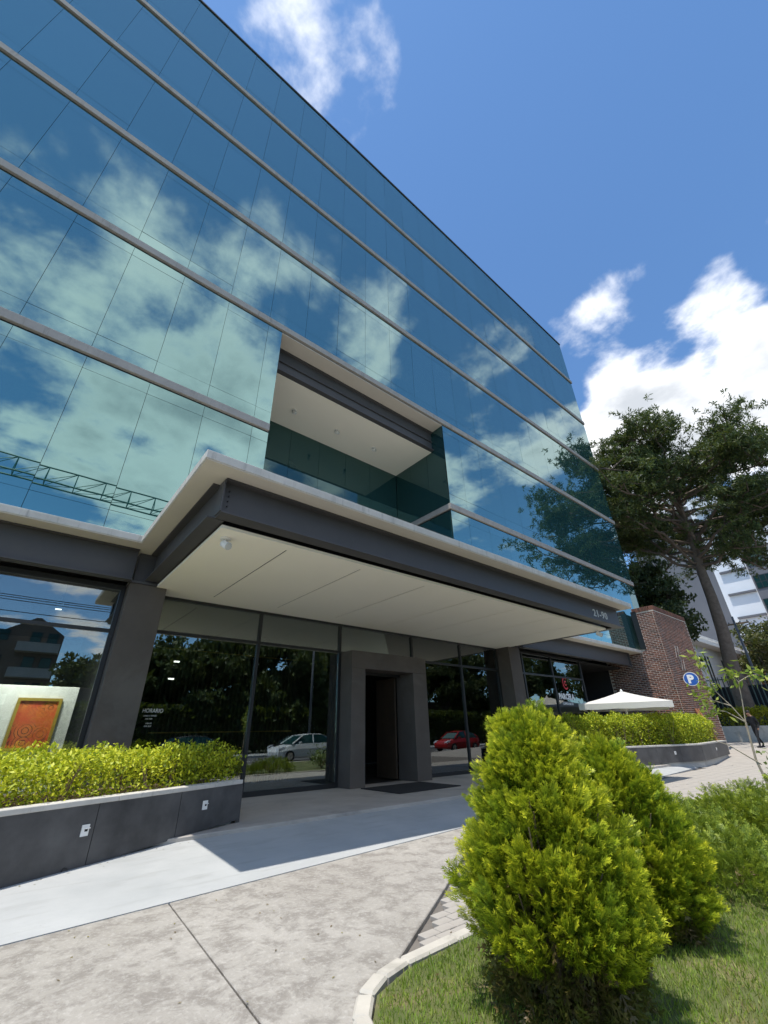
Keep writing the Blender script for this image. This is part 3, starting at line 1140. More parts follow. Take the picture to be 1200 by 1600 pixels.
M_teal = surf('dark_upholstery', (0.020, 0.032, 0.036), (0.03, 0.045, 0.05), 8, 0.9, bump=0.2, bscale=120)
armchair((11.3, 10.9, 0.16), R(200), 'dark tub armchair behind the glass right of the doorway', M_teal)
tb = empty('side_table', (10.45, 11.2, 0.16))
tag(tb, 'pale low side table beside the dark tub armchair', 'table')
MB().box(10.15, 10.75, 10.9, 11.5, 0.56, 0.60).build('table_top', M_white, tb, bevel=0.006)
MB().box(10.20, 10.70, 10.95, 11.45, 0.20, 0.50).build('shelf_box', M_white, tb, bevel=0.006)
for x, y in ((10.2, 10.95), (10.7, 10.95), (10.7, 11.45), (10.2, 11.45)):
    MB().box(x - .02, x + .02, y - .02, y + .02, 0.16, 0.56).build('leg', M_black, tb)

# ------------------------------------------------------------------ planters
def planter(name, poly, front, zbot, ztop, label):
    """poly: plan outline; front: list of plan points of the clad front, left to right"""
    r = empty(name, (*front[-1], 0))
    tag(r, label, 'planter', 'clad planters at the entrance')
    c = np.mean(np.array(poly), axis=0)
    inner = [tuple(np.array(p) + (c - np.array(p)) * 0.02) for p in poly]
    MB().prism(inner, 0.0, ztop - 0.09).build('plinth', M_drive, r)
    MB().prism(inner, ztop - 0.088, ztop - 0.06).build('soil', M_soil, r)
    for a, b in zip(front[:-1], front[1:]):
        a, b = np.array(a), np.array(b)
        L = np.linalg.norm(b - a)
        d = (b - a) / L
        nrm = np.array([d[1], -d[0]])
        n = max(1, int(round(L / 1.15)))
        for k in range(n):
            p, q = a + d * (L * k / n + 0.004), a + d * (L * (k + 1) / n - 0.004)
            z0 = zbot(p[0]), zbot(q[0])
            f = nrm * 0.04
            i = -nrm * 0.05
            MB().hexa([(*(p + f), z0[0]), (*(q + f), z0[1]), (*(q + i), z0[1]), (*(p + i), z0[0]),
                       (*(p + f), ztop - 0.055), (*(q + f), ztop - 0.055), (*(q + i), ztop - 0.055), (*(p + i), ztop - 0.055)]).build('cladding_panel', M_clad, r)
        n2 = max(1, int(round(L / 1.9)))
        for k in range(n2):
            p, q = a + d * (L * k / n2 + 0.002), a + d * (L * (k + 1) / n2 - 0.002)
            f, i = nrm * 0.045, -nrm * 0.15
            MB().hexa([(*(p + f), ztop - 0.054), (*(q + f), ztop - 0.054), (*(q + i), ztop - 0.054), (*(p + i), ztop - 0.054),
                       (*(p + f), ztop), (*(q + f), ztop), (*(q + i), ztop), (*(p + i), ztop)]).build('cap_stone', M_lip, r, bevel=0.006)
    return r


LF = [(-6.0, 3.79), (3.22, 7.44)]
lp = planter('planter', [(-6.0, 3.79), (3.22, 7.44), (3.22, 8.7), (-6.0, 8.7)], LF, lambda x: 0.05 + (x - 0.48) * 0.055, 0.71,
             'long dark clad planter with pale cap in front of the left column')
MB().hexa([(3.18, 7.40, 0.16), (3.262, 7.44, 0.16), (3.262, 8.7, 0.16), (3.18, 8.7, 0.16),
           (3.18, 7.40, 0.635), (3.262, 7.44, 0.635), (3.262, 8.7, 0.635), (3.18, 8.7, 0.635)]).build('cladding_panel', M_clad, lp)
RF = [(14.9, 8.2), (20.7, 6.40), (26.0, 6.98)]
rp = planter('planter', [(14.9, 8.2), (20.7, 6.40), (26.0, 6.98), (25.9, 7.80), (15.2, 9.3)], RF, lambda x: 0.20, 0.76,
             'angled dark clad planter with tall hedge to the right of the entrance')


def step_light(p, d, label):
    """p: centre on the clad face; d: plan direction of the face"""
    r = empty('step_light', p)
    tag(r, label, 'step light', 'recessed lights in the planters')
    d = np.array(d) / np.linalg.norm(d)
    nr = np.array([d[1], -d[0]])
    def bx(u0, u1, n0, n1, z0, z1, name, mat):
        u0, u1, z0, z1 = u0 * 0.54, u1 * 0.54, z0 * 0.62, z1 * 0.62
        q = [d * u0 + nr * n1, d * u1 + nr * n1, d * u1 + nr * n0, d * u0 + nr * n0]
        MB().hexa([(*t, z0) for t in q] + [(*t, z1) for t in q]).build(name, mat, r, local=True)
    bx(-0.075, 0.075, 0.0, 0.012, 0.02, 0.085, 'face_plate', M_white)
    bx(-0.075, 0.075, 0.0, 0.012, -0.085, -0.02, 'face_plate', M_white)
    bx(-0.075, -0.015, 0.0, 0.012, -0.0199, 0.0199, 'face_plate', M_white)
    bx(-0.015, 0.055, 0.0, 0.003, -0.0199, 0.0199, 'slot', M_black)
    bx(0.0551, 0.075, 0.0, 0.012, -0.0199, 0.0199, 'face_plate', M_white)
    bx(-0.02, 0.08, 0.0115, 0.03, 0.022, 0.034, 'hood', M_white)


d = np.array([9.22, 3.65]) / np.hypot(9.22, 3.65)
nr = np.array([d[1], -d[0]])
for t, w in ((7.61, 'white step light in the planter near the shop window paintings'), (9.23, 'white step light near the right end of the left planter')):
    q = np.array([-6.0, 3.79]) + d * t + nr * 0.041
    step_light((*q, 0.42 if t < 8 else 0.46), d, w)
pq = np.array([-6.0, 3.79]) + d * 7.50 + nr * 0.02
dr = MB().tube([(*(pq - nr * 0.02), 0.09), (*(pq + nr * 0.03), 0.088)], 0.03, 12, cap=False).build('drain_pipe', M_black)
tag(dr, 'short dark drain pipe at the foot of the left planter', 'pipe')
d = np.array([5.8, -1.8]) / np.hypot(5.8, 1.8)
nr = np.array([d[1], -d[0]])
q = np.array([20.7, 6.40]) - d * 1.5 + nr * 0.041
step_light((*q, 0.5), d, 'white step light on the front face of the right planter')
d = np.array([5.3, 0.58]) / np.hypot(5.3, 0.58)
nr = np.array([d[1], -d[0]])
q = np.array([20.7, 6.40]) + d * 2.6 + nr * 0.041
step_light((*q, 0.5), d, 'white step light on the far angled face of the right planter')

# ------------------------------------------------------------------ foliage builders
def join(parts):
    V, F, C = [], [], []
    b = 0
    for v, f, c in parts:
        V.append(v)
        F.append(f + b)
        C.append(c)
        b += len(v)
    return np.concatenate(V), np.concatenate(F), np.concatenate(C)


def frames(D):
    D = unit(D)
    rnd = rng.normal(size=D.shape)
    S = unit(np.cross(D, rnd))
    return D, S, np.cross(S, D)


def sprays(P, D, L, base, tip, pairs=5, wid=0.12, spread=0.75, droop=0.15):
    """flat fern-like conifer sprays; base/tip colours per spray"""
    D, S, N = frames(D)
    n = len(P)
    L = np.asarray(L).reshape(-1, 1)
    out = []
    for k in range(pairs):
        t = 0.12 + 0.70 * k / max(1, pairs - 1)
        ll = L * (0.52 - 0.26 * t)
        bp = P + D * L * t + N * L * droop * t * t
        c = base * (1 - t) + tip * t
        for sg in (-1, 1):
            dd = D * 0.72 + S * sg * spread + N * rng.normal(0, 0.16, (n, 1))
            out.append(leaves(bp, dd, ll[:, 0], L[:, 0] * wid, c, 0.12, side=unit(np.cross(unit(dd), N))))
    bp = P + D * L * 0.78 + N * L * droop * 0.6
    out.append(leaves(bp, D + N * droop, L[:, 0] * 0.34, L[:, 0] * wid, tip, 0.12, side=S))
    out.append(leaves(P, D + N * droop * 0.5, L[:, 0] * 0.95, L[:, 0] * wid * 0.7, base, 0.1, side=S))
    return join(out)


def golden_cypress(name, cx, cy, H, Rm, n_lobes, per, label, seed, spray=0.062, tint=(0, 0, 0), lean=(0, 0), zlow=0.10):
    global rng
    rng = np.random.default_rng(seed)
    root = empty(name, (cx, cy, 0.012))
    tag(root, label, 'shrub', 'golden conifers on the lawn')
    # stems
    st = MB()
    for k in range(60):
        a = rng.uniform(0, 2 * math.pi)
        r0, r1 = rng.uniform(0.02, 0.16), rng.uniform(0.15, 0.50) * Rm / 0.6
        h = rng.uniform(0.35, 0.75) * H
        pts = []
        for t in (0, 0.3, 0.65, 1):
            rr = r0 + (r1 - r0) * t ** 1.3
            pts.append((cx + math.cos(a) * rr + rng.normal(0, 0.012), cy + math.sin(a) * rr + rng.normal(0, 0.012), 0.0 + h * t))
        st.tube(pts, [0.013, 0.010, 0.007, 0.003], 6)
    st.build('stems', M_twig, root)['kind'] = 'stuff'

    def prof(t):
        return Rm * (np.clip(1 - t, 0, 1) ** 0.64) * (0.45 + 0.55 * np.clip(t / 0.36, 0, 1) ** 0.8) * 1.10
    t = rng.random(n_lobes) ** 1.15 * (0.985 - zlow) + zlow
    az = rng.uniform(0, 2 * math.pi, n_lobes)
    rad = prof(t) * np.where(rng.random(n_lobes) < 0.12, rng.uniform(1.0, 1.13, n_lobes), rng.uniform(0.72, 1.0, n_lobes))
    out = np.stack([np.cos(az), np.sin(az), np.zeros(n_lobes)], 1)
    c = out * rad[:, None]
    c[:, 2] = t * H - 0.02
    c[:, 0] += cx + lean[0] * t
    c[:, 1] += cy + lean[1] * t
    axis = unit(out * (0.80 - 0.45 * t[:, None]) + np.array([0, 0, 0.85]) + rng.normal(0, 0.16, (n_lobes, 3)))
    lr = rng.uniform(0.032, 0.062, n_lobes) * (Rm / 0.6) ** 0.5
    ll = rng.uniform(0.11, 0.19, n_lobes) * (Rm / 0.6) ** 0.5
    tone = rng.random(n_lobes)
    ids = np.repeat(np.arange(n_lobes), per)
    q = sphere_dirs(len(ids))
    ax, lrr, lll = axis[ids], lr[ids][:, None], ll[ids][:, None]
    along = (q * ax).sum(1, keepdims=True)
    perp = q - ax * along
    pos = c[ids] + perp * lrr + ax * along * lll
    dirs = ax * 1.0 + unit(perp) * 0.42 + out[ids] * 0.2 + rng.normal(0, 0.12, pos.shape)
    tn = np.clip(tone[ids] + rng.normal(0, 0.18, len(ids)), 0, 1)[:, None]
    base = np.array([0.055, 0.115, 0.010]) * (1 - tn) + np.array([0.25, 0.32, 0.016]) * tn
    tip = np.array([0.32, 0.42, 0.02]) * (1 - tn) + np.array([0.80, 0.76, 0.04]) * tn
    base = np.clip(base + np.array(tint), 0.005, 1)
    tip = np.clip(tip + np.array(tint), 0.005, 1)
    keep = pos[:, 2] > 0.05
    pos, dirs, base, tip = pos[keep], dirs[keep], base[keep], tip[keep]
    V, F, C = sprays(pos, dirs, rng.uniform(0.75, 1.25, len(pos)) * spray, base, tip, pairs=6, wid=0.075, spread=0.50)
    np_mesh('foliage', V, F, M_leaf, C, root)
    # old brown growth and hanging sprays inside and low down
    n = int(n_lobes * 11)
    t = rng.random(n) ** 1.6 * 0.8 + 0.03
    az = rng.uniform(0, 2 * math.pi, n)
    rr = prof(np.maximum(t, 0.2)) * rng.uniform(0.25, 0.80, n) * (1 + 0.25 * (t < 0.3))
    pos = np.stack([cx + np.cos(az) * rr + lean[0] * t, cy + np.sin(az) * rr + lean[1] * t, t * H], 1)
    dirs = np.stack([np.cos(az) * 0.5, np.sin(az) * 0.5, rng.normal(0.3, 0.7, n)], 1)
    k = rng.random((n, 1))
    br = np.array([0.12, 0.075, 0.035]) * (1 - k) + np.array([0.10, 0.11, 0.02]) * k
    V, F, C = sprays(pos, dirs, rng.uniform(0.7, 1.3, n) * spray * 1.1, br, br * 1.25, pairs=3, wid=0.12)
    np_mesh('old_growth', V, F, M_leaf, C, root)
    return root


golden_cypress('golden_cypress', 2.76, 1.84, 1.34, 0.50, 350, 64, 'large yellow-green cypress bush in front, nearest the paving', 11, spray=0.075, zlow=0.23)
golden_cypress('golden_cypress', 4.12, 2.02, 1.10, 0.55, 310, 60, 'smaller yellow-green cypress bush half hidden behind the large one', 12, tint=(-0.03, -0.02, 0.0), spray=0.08, zlow=0.12)


def creeping(name, cx, cy, rx, ry, H, n_lobes, per, label, seed, cols, tips, spray=0.075):
    """low spreading juniper: arching plumes from one crown"""
    global rng
    rng = np.random.default_rng(seed)
    root = empty(name, (cx, cy, 0.012))
    tag(root, label, 'shrub', 'low junipers beyond the cypress bushes')
    st = MB()
    for k in range(14):
        a = rng.uniform(0, 2 * math.pi)
        e = np.array([math.cos(a) * rx, math.sin(a) * ry]) * rng.uniform(0.4, 0.85)
        st.tube([(cx, cy, 0.02), (cx + e[0] * 0.5, cy + e[1] * 0.5, H * 0.45), (cx + e[0], cy + e[1], H * 0.55)], [0.014, 0.009, 0.004], 5)
    st.build('stems', M_twig, root)['kind'] = 'stuff'
    az = rng.uniform(0, 2 * math.pi, n_lobes)
    rr = np.sqrt(rng.random(n_lobes))
    out = np.stack([np.cos(az), np.sin(az), np.zeros(n_lobes)], 1)
    hz = H * (1 - 0.75 * rr ** 2.2) * rng.uniform(0.55, 1.1, n_lobes)
    c = np.stack([cx + np.cos(az) * rr * rx, cy + np.sin(az) * rr * ry, np.maximum(hz, 0.06)], 1)
    axis = unit(out * 0.9 + np.array([0, 0, 0.65]) + rng.normal(0, 0.2, (n_lobes, 3)))
    ids = np.repeat(np.arange(n_lobes), per)
    q = sphere_dirs(len(ids))
    ax = axis[ids]
    along = (q * ax).sum(1, keepdims=True)
    perp = q - ax * along
    pos = c[ids] + perp * 0.07 + ax * along * 0.14
    dirs = ax + unit(perp) * 0.5 + rng.normal(0, 0.2, pos.shape)
    tn = np.clip(rng.random(n_lobes)[ids] * 0.8 + rng.normal(0, 0.15, len(ids)) + 0.1, 0, 1)[:, None]
    base = np.array(cols[0]) * (1 - tn) + np.array(cols[1]) * tn
    tip = np.array(tips[0]) * (1 - tn) + np.array(tips[1]) * tn
    keep = pos[:, 2] > 0.03
    V, F, C = sprays(pos[keep], dirs[keep], rng.uniform(0.8, 1.25, keep.sum()) * spray, base[keep], tip[keep], pairs=4)
    np_mesh('foliage', V, F, M_leaf, C, root)


BLUE = ((0.08, 0.14, 0.022), (0.16, 0.22, 0.028))
BLUET = ((0.22, 0.31, 0.035), (0.38, 0.43, 0.045))
YEL = ((0.08, 0.13, 0.02), (0.14, 0.19, 0.025))
YELT = ((0.28, 0.36, 0.03), (0.46, 0.50, 0.04))
creeping('creeping_juniper', 6.3, 2.45, 0.95, 0.62, 0.46, 120, 26, 'low blue-green juniper right behind the smaller cypress bush', 21, BLUE, BLUET)
creeping('creeping_juniper', 7.2, 2.15, 0.8, 0.55, 0.50, 110, 26, 'low juniper with yellow tips left of the thin sapling', 22, YEL, YELT)
creeping('creeping_juniper', 8.9, 2.40, 0.9, 0.55, 0.46, 110, 24, 'bright yellow-green juniper mound beside the paving, farthest of the row', 23, YEL, YELT)
creeping('creeping_juniper', 5.55, 1.75, 0.6, 0.5, 0.36, 80, 26, 'small dark juniper at the edge of the sunny lawn', 24, BLUE, BLUET)
creeping('creeping_juniper', 7.3, 1.45, 0.75, 0.5, 0.62, 100, 26, 'juniper with pale tips cut off by the right edge of the picture', 25, YEL, BLUET)


def hedge(name, poly, z0, ztop, n, label, seed, cols, weights, leaf=(0.045, 0.024), cat='hedge', group=None, stems=30):
    """clipped hedge: many small leaves over and through a plan polygon"""
    global rng
    rng = np.random.default_rng(seed)
    P = np.array(poly)
    lo, hi = P.min(0), P.max(0)
    root = empty(name, (*P.mean(0), z0))
    tag(root, label, cat, group)

    def inside(q):
        ins = np.zeros(len(q), bool)
        j = len(P) - 1
        for i in range(len(P)):
            a, b = P[i], P[j]
            cond = ((a[1] > q[:, 1]) != (b[1] > q[:, 1])) & (q[:, 0] < (b[0] - a[0]) * (q[:, 1] - a[1]) / (b[1] - a[1] + 1e-12) + a[0])
            ins ^= cond
            j = i
        return ins

    def dist_edge(q):
        d = np.full(len(q), 1e9)
        for i in range(len(P)):
            a, b = P[i], P[(i + 1) % len(P)]
            ab = b - a
            t = np.clip(((q - a) @ ab) / (ab @ ab), 0, 1)
            d = np.minimum(d, np.linalg.norm(q - a - t[:, None] * ab, axis=1))
        return d
    # twig clumps decide where shoots stand up and where gaps open
    q = lo + rng.random((n * 3, 2)) * (hi - lo)
    q = q[inside(q)][:n]
    de = dist_edge(q)
    bump = 0.10 * np.sin(q[:, 0] * 4.1 + seed) * np.sin(q[:, 1] * 5.3) + 0.06 * np.sin(q[:, 0] * 11.3 + q[:, 1] * 7.0) + 0.035 * np.sin(q[:, 0] * 23.0 - q[:, 1] * 19.0)
    top = ztop + bump * min(1.0, ztop - z0 + 0.25) * 1.15 + 0.025 * np.maximum(0, rng.normal(size=len(q))) - 0.25 * (ztop - z0) * np.exp(-de / 0.10)
    u = rng.random(len(q))
    z = np.where(rng.random(len(q)) < 0.55, top - rng.exponential(0.07, len(q)), z0 + u * (top - z0))
    z = np.maximum(z, z0 + 0.02)
    pos = np.stack([q[:, 0], q[:, 1], z], 1)
    # loose shoots pushed out sideways
    pos[:, :2] += rng.normal(0, 0.035, (len(q), 2))
    D = rng.normal(0, 0.7, pos.shape) + np.array([0, 0, 0.30])
    cc = palette(len(pos), cols, weights)
    V, F, C = leaves(pos, D, rng.uniform(0.7, 1.3, len(pos)) * leaf[0], rng.uniform(0.8, 1.2, len(pos)) * leaf[1], cc, 0.2, level=0.6)
    np_mesh('foliage', V, F, M_leaf, C, root)
    st = MB()
    for k in range(stems):
        a = lo + rng.random(2) * (hi - lo)
        if not inside(a[None])[0]:
            continue
        for j in range(3):
            e = a + rng.normal(0, 0.12, 2)
            st.tube([(a[0], a[1], z0 - 0.03), (*((a + e) / 2), (z0 + ztop) / 2), (*e, ztop - 0.06)], [0.012, 0.008, 0.003], 5)
    if st.v:
        st.build('stems', M_twig, root)['kind'] = 'stuff'
    return root


GOLD = [(0.66, 0.66, 0.04), (0.46, 0.52, 0.03), (0.22, 0.32, 0.025), (0.08, 0.13, 0.015)]
hedge('hedge', [(-4.0, 4.75), (3.05, 7.54), (3.30, 7.70), (3.15, 8.45), (-4.0, 8.0)], 0.66, 1.12, 40000,
      'golden-leaved hedge in the left planter under the paintings', 31, GOLD, [0.42, 0.34, 0.16, 0.08], leaf=(0.058, 0.030), group='hedges in the planters', stems=50)
hedge('hedge', [(14.9, 8.30), (20.6, 6.55), (25.7, 7.10), (25.6, 7.65), (15.2, 9.0)], 0.70, 1.66, 42000,
      'tall green hedge in the right planter below the white parasol', 32, GOLD, [0.26, 0.34, 0.26, 0.14], leaf=(0.075, 0.04), group='hedges in the planters', stems=50)

# lawn blades, thick near the camera and thinner away from it
rng = np.random.default_rng(5)
n = 95000
q = np.stack([rng.uniform(1.81, 7.5, n), rng.uniform(-0.6, 2.75, n)], 1)
keep = rng.random(n) < np.clip(1.35 - 0.16 * np.hypot(q[:, 0] - 2, q[:, 1] - 1.6), 0.25, 1)
lim = np.interp(q[:, 0], [1.80, 1.84, 1.89, 2.08, 2.42, 2.95, 14], [2.0, 2.2, 2.40, 2.60, 2.71, 2.74, 3.1])
keep &= q[:, 1] < lim - 0.005
q = q[keep]
patch = np.sin(q[:, 0] * 3.1 + 1.7 * np.sin(q[:, 1] * 2.3)) * np.sin(q[:, 1] * 3.7 + 0.6) + 0.4 * rng.normal(size=len(q))
dry = np.clip(patch - 0.55, 0, 1)[:, None]
cc = palette(len(q), [(0.17, 0.28, 0.035), (0.26, 0.36, 0.05), (0.38, 0.42, 0.10)], [0.4, 0.4, 0.2]) * (1 - dry) + np.array([0.33, 0.25, 0.12]) * dry
pos = np.stack([q[:, 0], q[:, 1], np.full(len(q), 0.010)], 1)
V, F, C = leaves(pos, rng.normal(0, 0.42, pos.shape) * [1, 1, 0] + [0, 0, 1], rng.uniform(0.018, 0.05, len(q)), rng.uniform(0.004, 0.007, len(q)), cc, 0.1)
gr_o = np_mesh('grass', V, F, M_leaf, C)
tag(gr_o, 'short patchy lawn grass with dry spots under the bushes', 'grass', kind='stuff')


def limb(a, b, r0, r1, n=5, wob=0.06, sag=0.0):
    a, b = np.array(a, float), np.array(b, float)
    L = np.linalg.norm(b - a)
    pts = []
    for k in range(n + 1):
        t = k / n
        p = a + (b - a) * t + rng.normal(0, wob * L * 0.25, 3) * (0 < k < n)
        p[2] += sag * L * math.sin(math.pi * t)
        pts.append(p)
    return pts, [r0 + (r1 - r0) * (k / n) for k in range(n + 1)]


def tree(name, base, H, trunk_r, crown_c, crown_r, n_limb, n_sub, per, leaf, cols, w, label, seed, bole=0.45, flat=0.30, cat='tree', group=None, lean=(0, 0), bark=None, clump=0.9, mat=None, limb_r=0.42, jit=0.10, tier=False, zflat=0.42):
    """tapered trunk, limbs, twigs and leaf clumps at the twig ends"""
    global rng
    rng = np.random.default_rng(seed)
    bark = bark or M_bark
    root = empty(name, base)
    tag(root, label, cat, group)
    bx, by, bz = base
    tr = MB()
    k = 9
    tp, trr = [], []
    for i in range(k + 1):
        t = i / k
        tp.append((bx + lean[0] * t + rng.normal(0, jit) * (0 < i < k) * min(1, trunk_r * 2), by + lean[1] * t + rng.normal(0, jit) * (0 < i < k) * min(1, trunk_r * 2), bz - 0.1 + (H * 0.86) * t))
        trr.append(trunk_r * (1 + 0.55 * math.exp(-t * 22)) * (1 - 0.80 * t))
    tr.tube(tp, trr, 12)
    tr.build('trunk', bark, root, smooth=True)
    br = MB()
    tips = []
    for i in range(n_limb):
        t = bole + (1 - bole) * (i + rng.random()) / n_limb * 0.97
        j = min(k - 1, int(t * k))
        f = t * k - j
        a = np.array(tp[j]) * (1 - f) + np.array(tp[j + 1]) * f
        az = i * 2.399 + rng.normal(0, 0.3)
        rad = rng.uniform(0.62, 1.0)
        tgt_z = crown_c[2] + crown_r[2] * (rng.uniform(-0.55, 0.75) if t < 0.8 else rng.uniform(0.2, 0.95))
        zz = (tgt_z - crown_c[2]) / crown_r[2]
        sh = math.sqrt(max(0.08, 1 - zz * zz * 0.8))
        e = np.array([crown_c[0] + math.cos(az) * crown_r[0] * rad * sh, crown_c[1] + math.sin(az) * crown_r[1] * rad * sh, tgt_z])
        e[2] = max(e[2], a[2] + 0.3)
        if tier:  # long level boughs, shorter towards a broad flat top
            k0 = (a[2] - tp[0][2]) / (H * 0.86)
            reach = (0.55 + 0.45 * math.sin(math.pi * min(1, max(0, (k0 - bole) / (1 - bole)) * 0.62 + 0.30))) * rng.uniform(0.62, 1.0)
            dx, dy = math.cos(az) * crown_r[0] * reach, math.sin(az) * crown_r[1] * reach
            rise = rng.uniform(0.10, 0.42) * math.hypot(dx, dy)
            e = np.array([a[0] + dx, a[1] + dy, min(a[2] + rise, bz + H - 3.3 * (math.hypot(dx, dy) / crown_r[0]) ** 2) - 0.32 * max(0.0, -dy) + 0.10 * max(0.0, dy)])
        r0 = max(0.03, trunk_r * limb_r * (1 - 0.55 * (t - bole)))
        pts, rr = limb(a, e, r0, 0.035, 5, 0.18, 0.06)
        br.tube(pts, rr, 6)
        for s in range(n_sub):
            u = rng.uniform(0.42 if tier else 0.35, 1.0)
            m = min(4, int(u * 5))
            g0 = np.array(pts[m]) + (np.array(pts[m + 1]) - np.array(pts[m])) * (u * 5 - m)
            L = np.linalg.norm(e - a)
            d = unit((rng.normal(0, 1, 3) + (e - a) / L * 0.7) * [1, 1, 0.35] + [0, 0, flat])
            ln = rng.uniform(0.16, 0.34) * L
            g1 = g0 + d * ln
            p2, r2 = limb(g0, g1, 0.05 * min(1, trunk_r * 2.2), 0.014, 3, 0.2, 0.03)
            br.tube(p2, r2, 4, cap=False)
            tips.append(g1)
            tips.append((g0 + g1) / 2)
    br.build('branches', bark, root)
    tips = np.array(tips)
    nT = len(tips)
    ids = np.repeat(np.arange(nT), per)
    # every twig end carries a cushion of leaf tufts
    tz = rng.uniform(0.6, 1.35, nT)[ids]
    tuft = rng.normal(0, 1, (nT * 7, 3)) * np.array([1, 1, zflat]) * clump
    pick = rng.integers(0, 7, len(ids)) + ids * 7
    pos = tips[ids] + tuft[pick] * tz[:, None] + rng.normal(0, 0.16 * clump, (len(ids), 3))
    D = rng.normal(0, 0.8, pos.shape) + np.array([0, 0, 0.35])
    tone = rng.uniform(0.75, 1.25, nT * 7)[pick][:, None]
    cc = palette(len(pos), cols, w) * tone
    V, F, C = leaves(pos, D, rng.uniform(0.7, 1.3, len(pos)) * leaf[0], rng.uniform(0.8, 1.2, len(pos)) * leaf[1], cc, 0.1, level=0.35)
    np_mesh('crown', V, F, mat or M_leaf_dark, C, root)
    return root

PINE = [(0.055, 0.085, 0.035), (0.09, 0.125, 0.042), (0.14, 0.16, 0.05), (0.035, 0.055, 0.03)]
tree('spreading_tree', (38.0, 8.45, 0.5), 24.2, 0.54, (37.6, 7.2, 20.0), (9.6, 9.2, 6.0), 60, 11, 150, (0.28, 0.072), PINE, [0.35, 0.30, 0.15, 0.20],
     'tall umbrella-crowned tree with a bare trunk at the right', 41, bole=0.54, flat=0.45, clump=0.52, lean=(-0.6, -1.2), limb_r=0.24, jit=0.05, tier=True, zflat=0.26)
DARK = [(0.028, 0.045, 0.022), (0.045, 0.065, 0.03), (0.065, 0.085, 0.035)]
tree('dark_tree', (36.5, 12.2, 0.4), 13.5, 0.25, (36.3, 12.0, 8.6), (3.0, 3.0, 4.4), 16, 7, 75, (0.30, 0.17), DARK, [0.4, 0.4, 0.2],
     'dense dark tree between the glass corner and the tall trunk', 42, bole=0.2, clump=0.5)
tree('dark_tree', (33.2, 10.6, 0.3), 9.0, 0.16, (33.2, 10.5, 6.9), (1.6, 1.6, 2.2), 12, 6, 60, (0.24, 0.14), DARK, [0.4, 0.4, 0.2],
     'smaller dark tree just behind the brick wall', 43, bole=0.25, clump=0.4)
tree('garden_tree', (58.0, 9.0, 1.1), 10.0, 0.2, (58.0, 9.0, 7.6), (3.0, 3.0, 3.3), 14, 6, 60, (0.30, 0.16), [(0.10, 0.11, 0.04), (0.16, 0.14, 0.05), (0.06, 0.075, 0.03)], [0.4, 0.3, 0.3],
     'bronze-green bushy tree at the right edge beside the utility pole', 44, bole=0.2, clump=0.6)

# ------------------------------------------------------------------ brick gate wall
BX0, BX1, BY0, BY1, BZ = 25.0, 29.7, 7.88, 9.0, 6.86
bw = empty('brick_wall', (BX0, BY0, 0))
tag(bw, 'tall red-brown brick gate wall beside the glass building', 'wall')
MB().box(BX0 + 0.006, BX1 - 0.006, BY0 + 0.006, BY1, -0.1, BZ).build('mortar_core', M_mortar, bw)
MB().box(BX0 + 0.006, BX0 + 0.4, BY1 + 0.001, 10.95, -0.1, 4.77).build('mortar_core', M_mortar, bw)
bl, bh, jt = 0.24, 0.068, 0.019
rows = int(BZ / (bh + jt))
half = []
brick_front = MB().box(-bl / 2, bl / 2, 0, 0.06, 0, bh).build('brick', M_brick, bw, bevel=0.004, local=True)
brick_side = MB().box(0, 0.06, -bl / 2, bl / 2, 0, bh).build('brick', M_brick, bw, bevel=0.004, local=True)
spots = []
for r in range(rows):
    z = r * (bh + jt)
    o = (bl + jt) / 2 if r % 2 else 0
    x = BX0 + bl / 2 + o
    while x + bl / 2 < BX1:
        spots.append(('f', x, BY0, z))
        x += bl + jt
    y = BY0 + 0.075 + bl / 2 + ((bl + jt) / 2 if not r % 2 else 0)
    if not r % 2:
        spots.append(('h', BX0, BY0 + 0.075 + bl / 4 - jt / 4, z))
    else:
        spots.append(('e', BX0 + bl / 4 - jt / 4, BY0, z))
    lim = BY1 if z > 4.7 else 10.95
    while y + bl / 2 < lim:
        spots.append(('s', BX0, y, z))
        y += bl + jt
cam_p = np.array([0, 0, 1.31])
spots = [s for s in spots if s[3] > 0.6]
spots.sort(key=lambda s: (0 if s[0] == 's' else 0.6) + abs(s[2] - BY0) + abs(s[1] - BX0) + abs(s[3] - 4.6) * 0.5)
rng = np.random.default_rng(3)
rest_v, rest_f, rest_c = [], [], []
for i, (kind, x, y, z) in enumerate(spots):
    jit = rng.uniform(-0.003, 0.003)
    if kind in 'he':
        hw = bl / 4 - jt / 4
        b = MB()
        b.box(x, x + 0.05, y - hw, y + hw, z, z + bh) if kind == 'h' else b.box(x - hw, x + hw, y, y + 0.06, z, z + bh)
        k = len(rest_v)
        rest_v += b.v
        rest_f += [tuple(q + k for q in f) for f in b.f]
        rest_c += [rng.random()] * len(b.v)
        continue
    if i < 300:
        src = brick_front if kind == 'f' else brick_side
        loc = (x - BX0 + (jit if kind == 's' else 0), y - BY0 + (jit if kind == 'f' else 0), z)
        child(src.data, 'brick', bw, loc)
    else:
        b = MB()
        if kind == 'f':
            b.box(x - bl / 2, x + bl / 2, y + jit, y + 0.05, z, z + bh)
        else:
            b.box(x + jit, x + 0.05, y - bl / 2, y + bl / 2, z, z + bh)
        k = len(rest_v)
        rest_v += b.v
        rest_f += [tuple(q + k for q in f) for f in b.f]
        rest_c += [rng.random()] * len(b.v)
bpy.data.objects.remove(brick_front)
bpy.data.objects.remove(brick_side)
bo = np_mesh('brick_courses', np.array(rest_v), np.array(rest_f), M_brick, np.repeat(np.array(rest_c)[:, None], 3, 1), bw)
bo['kind'] = 'stuff'
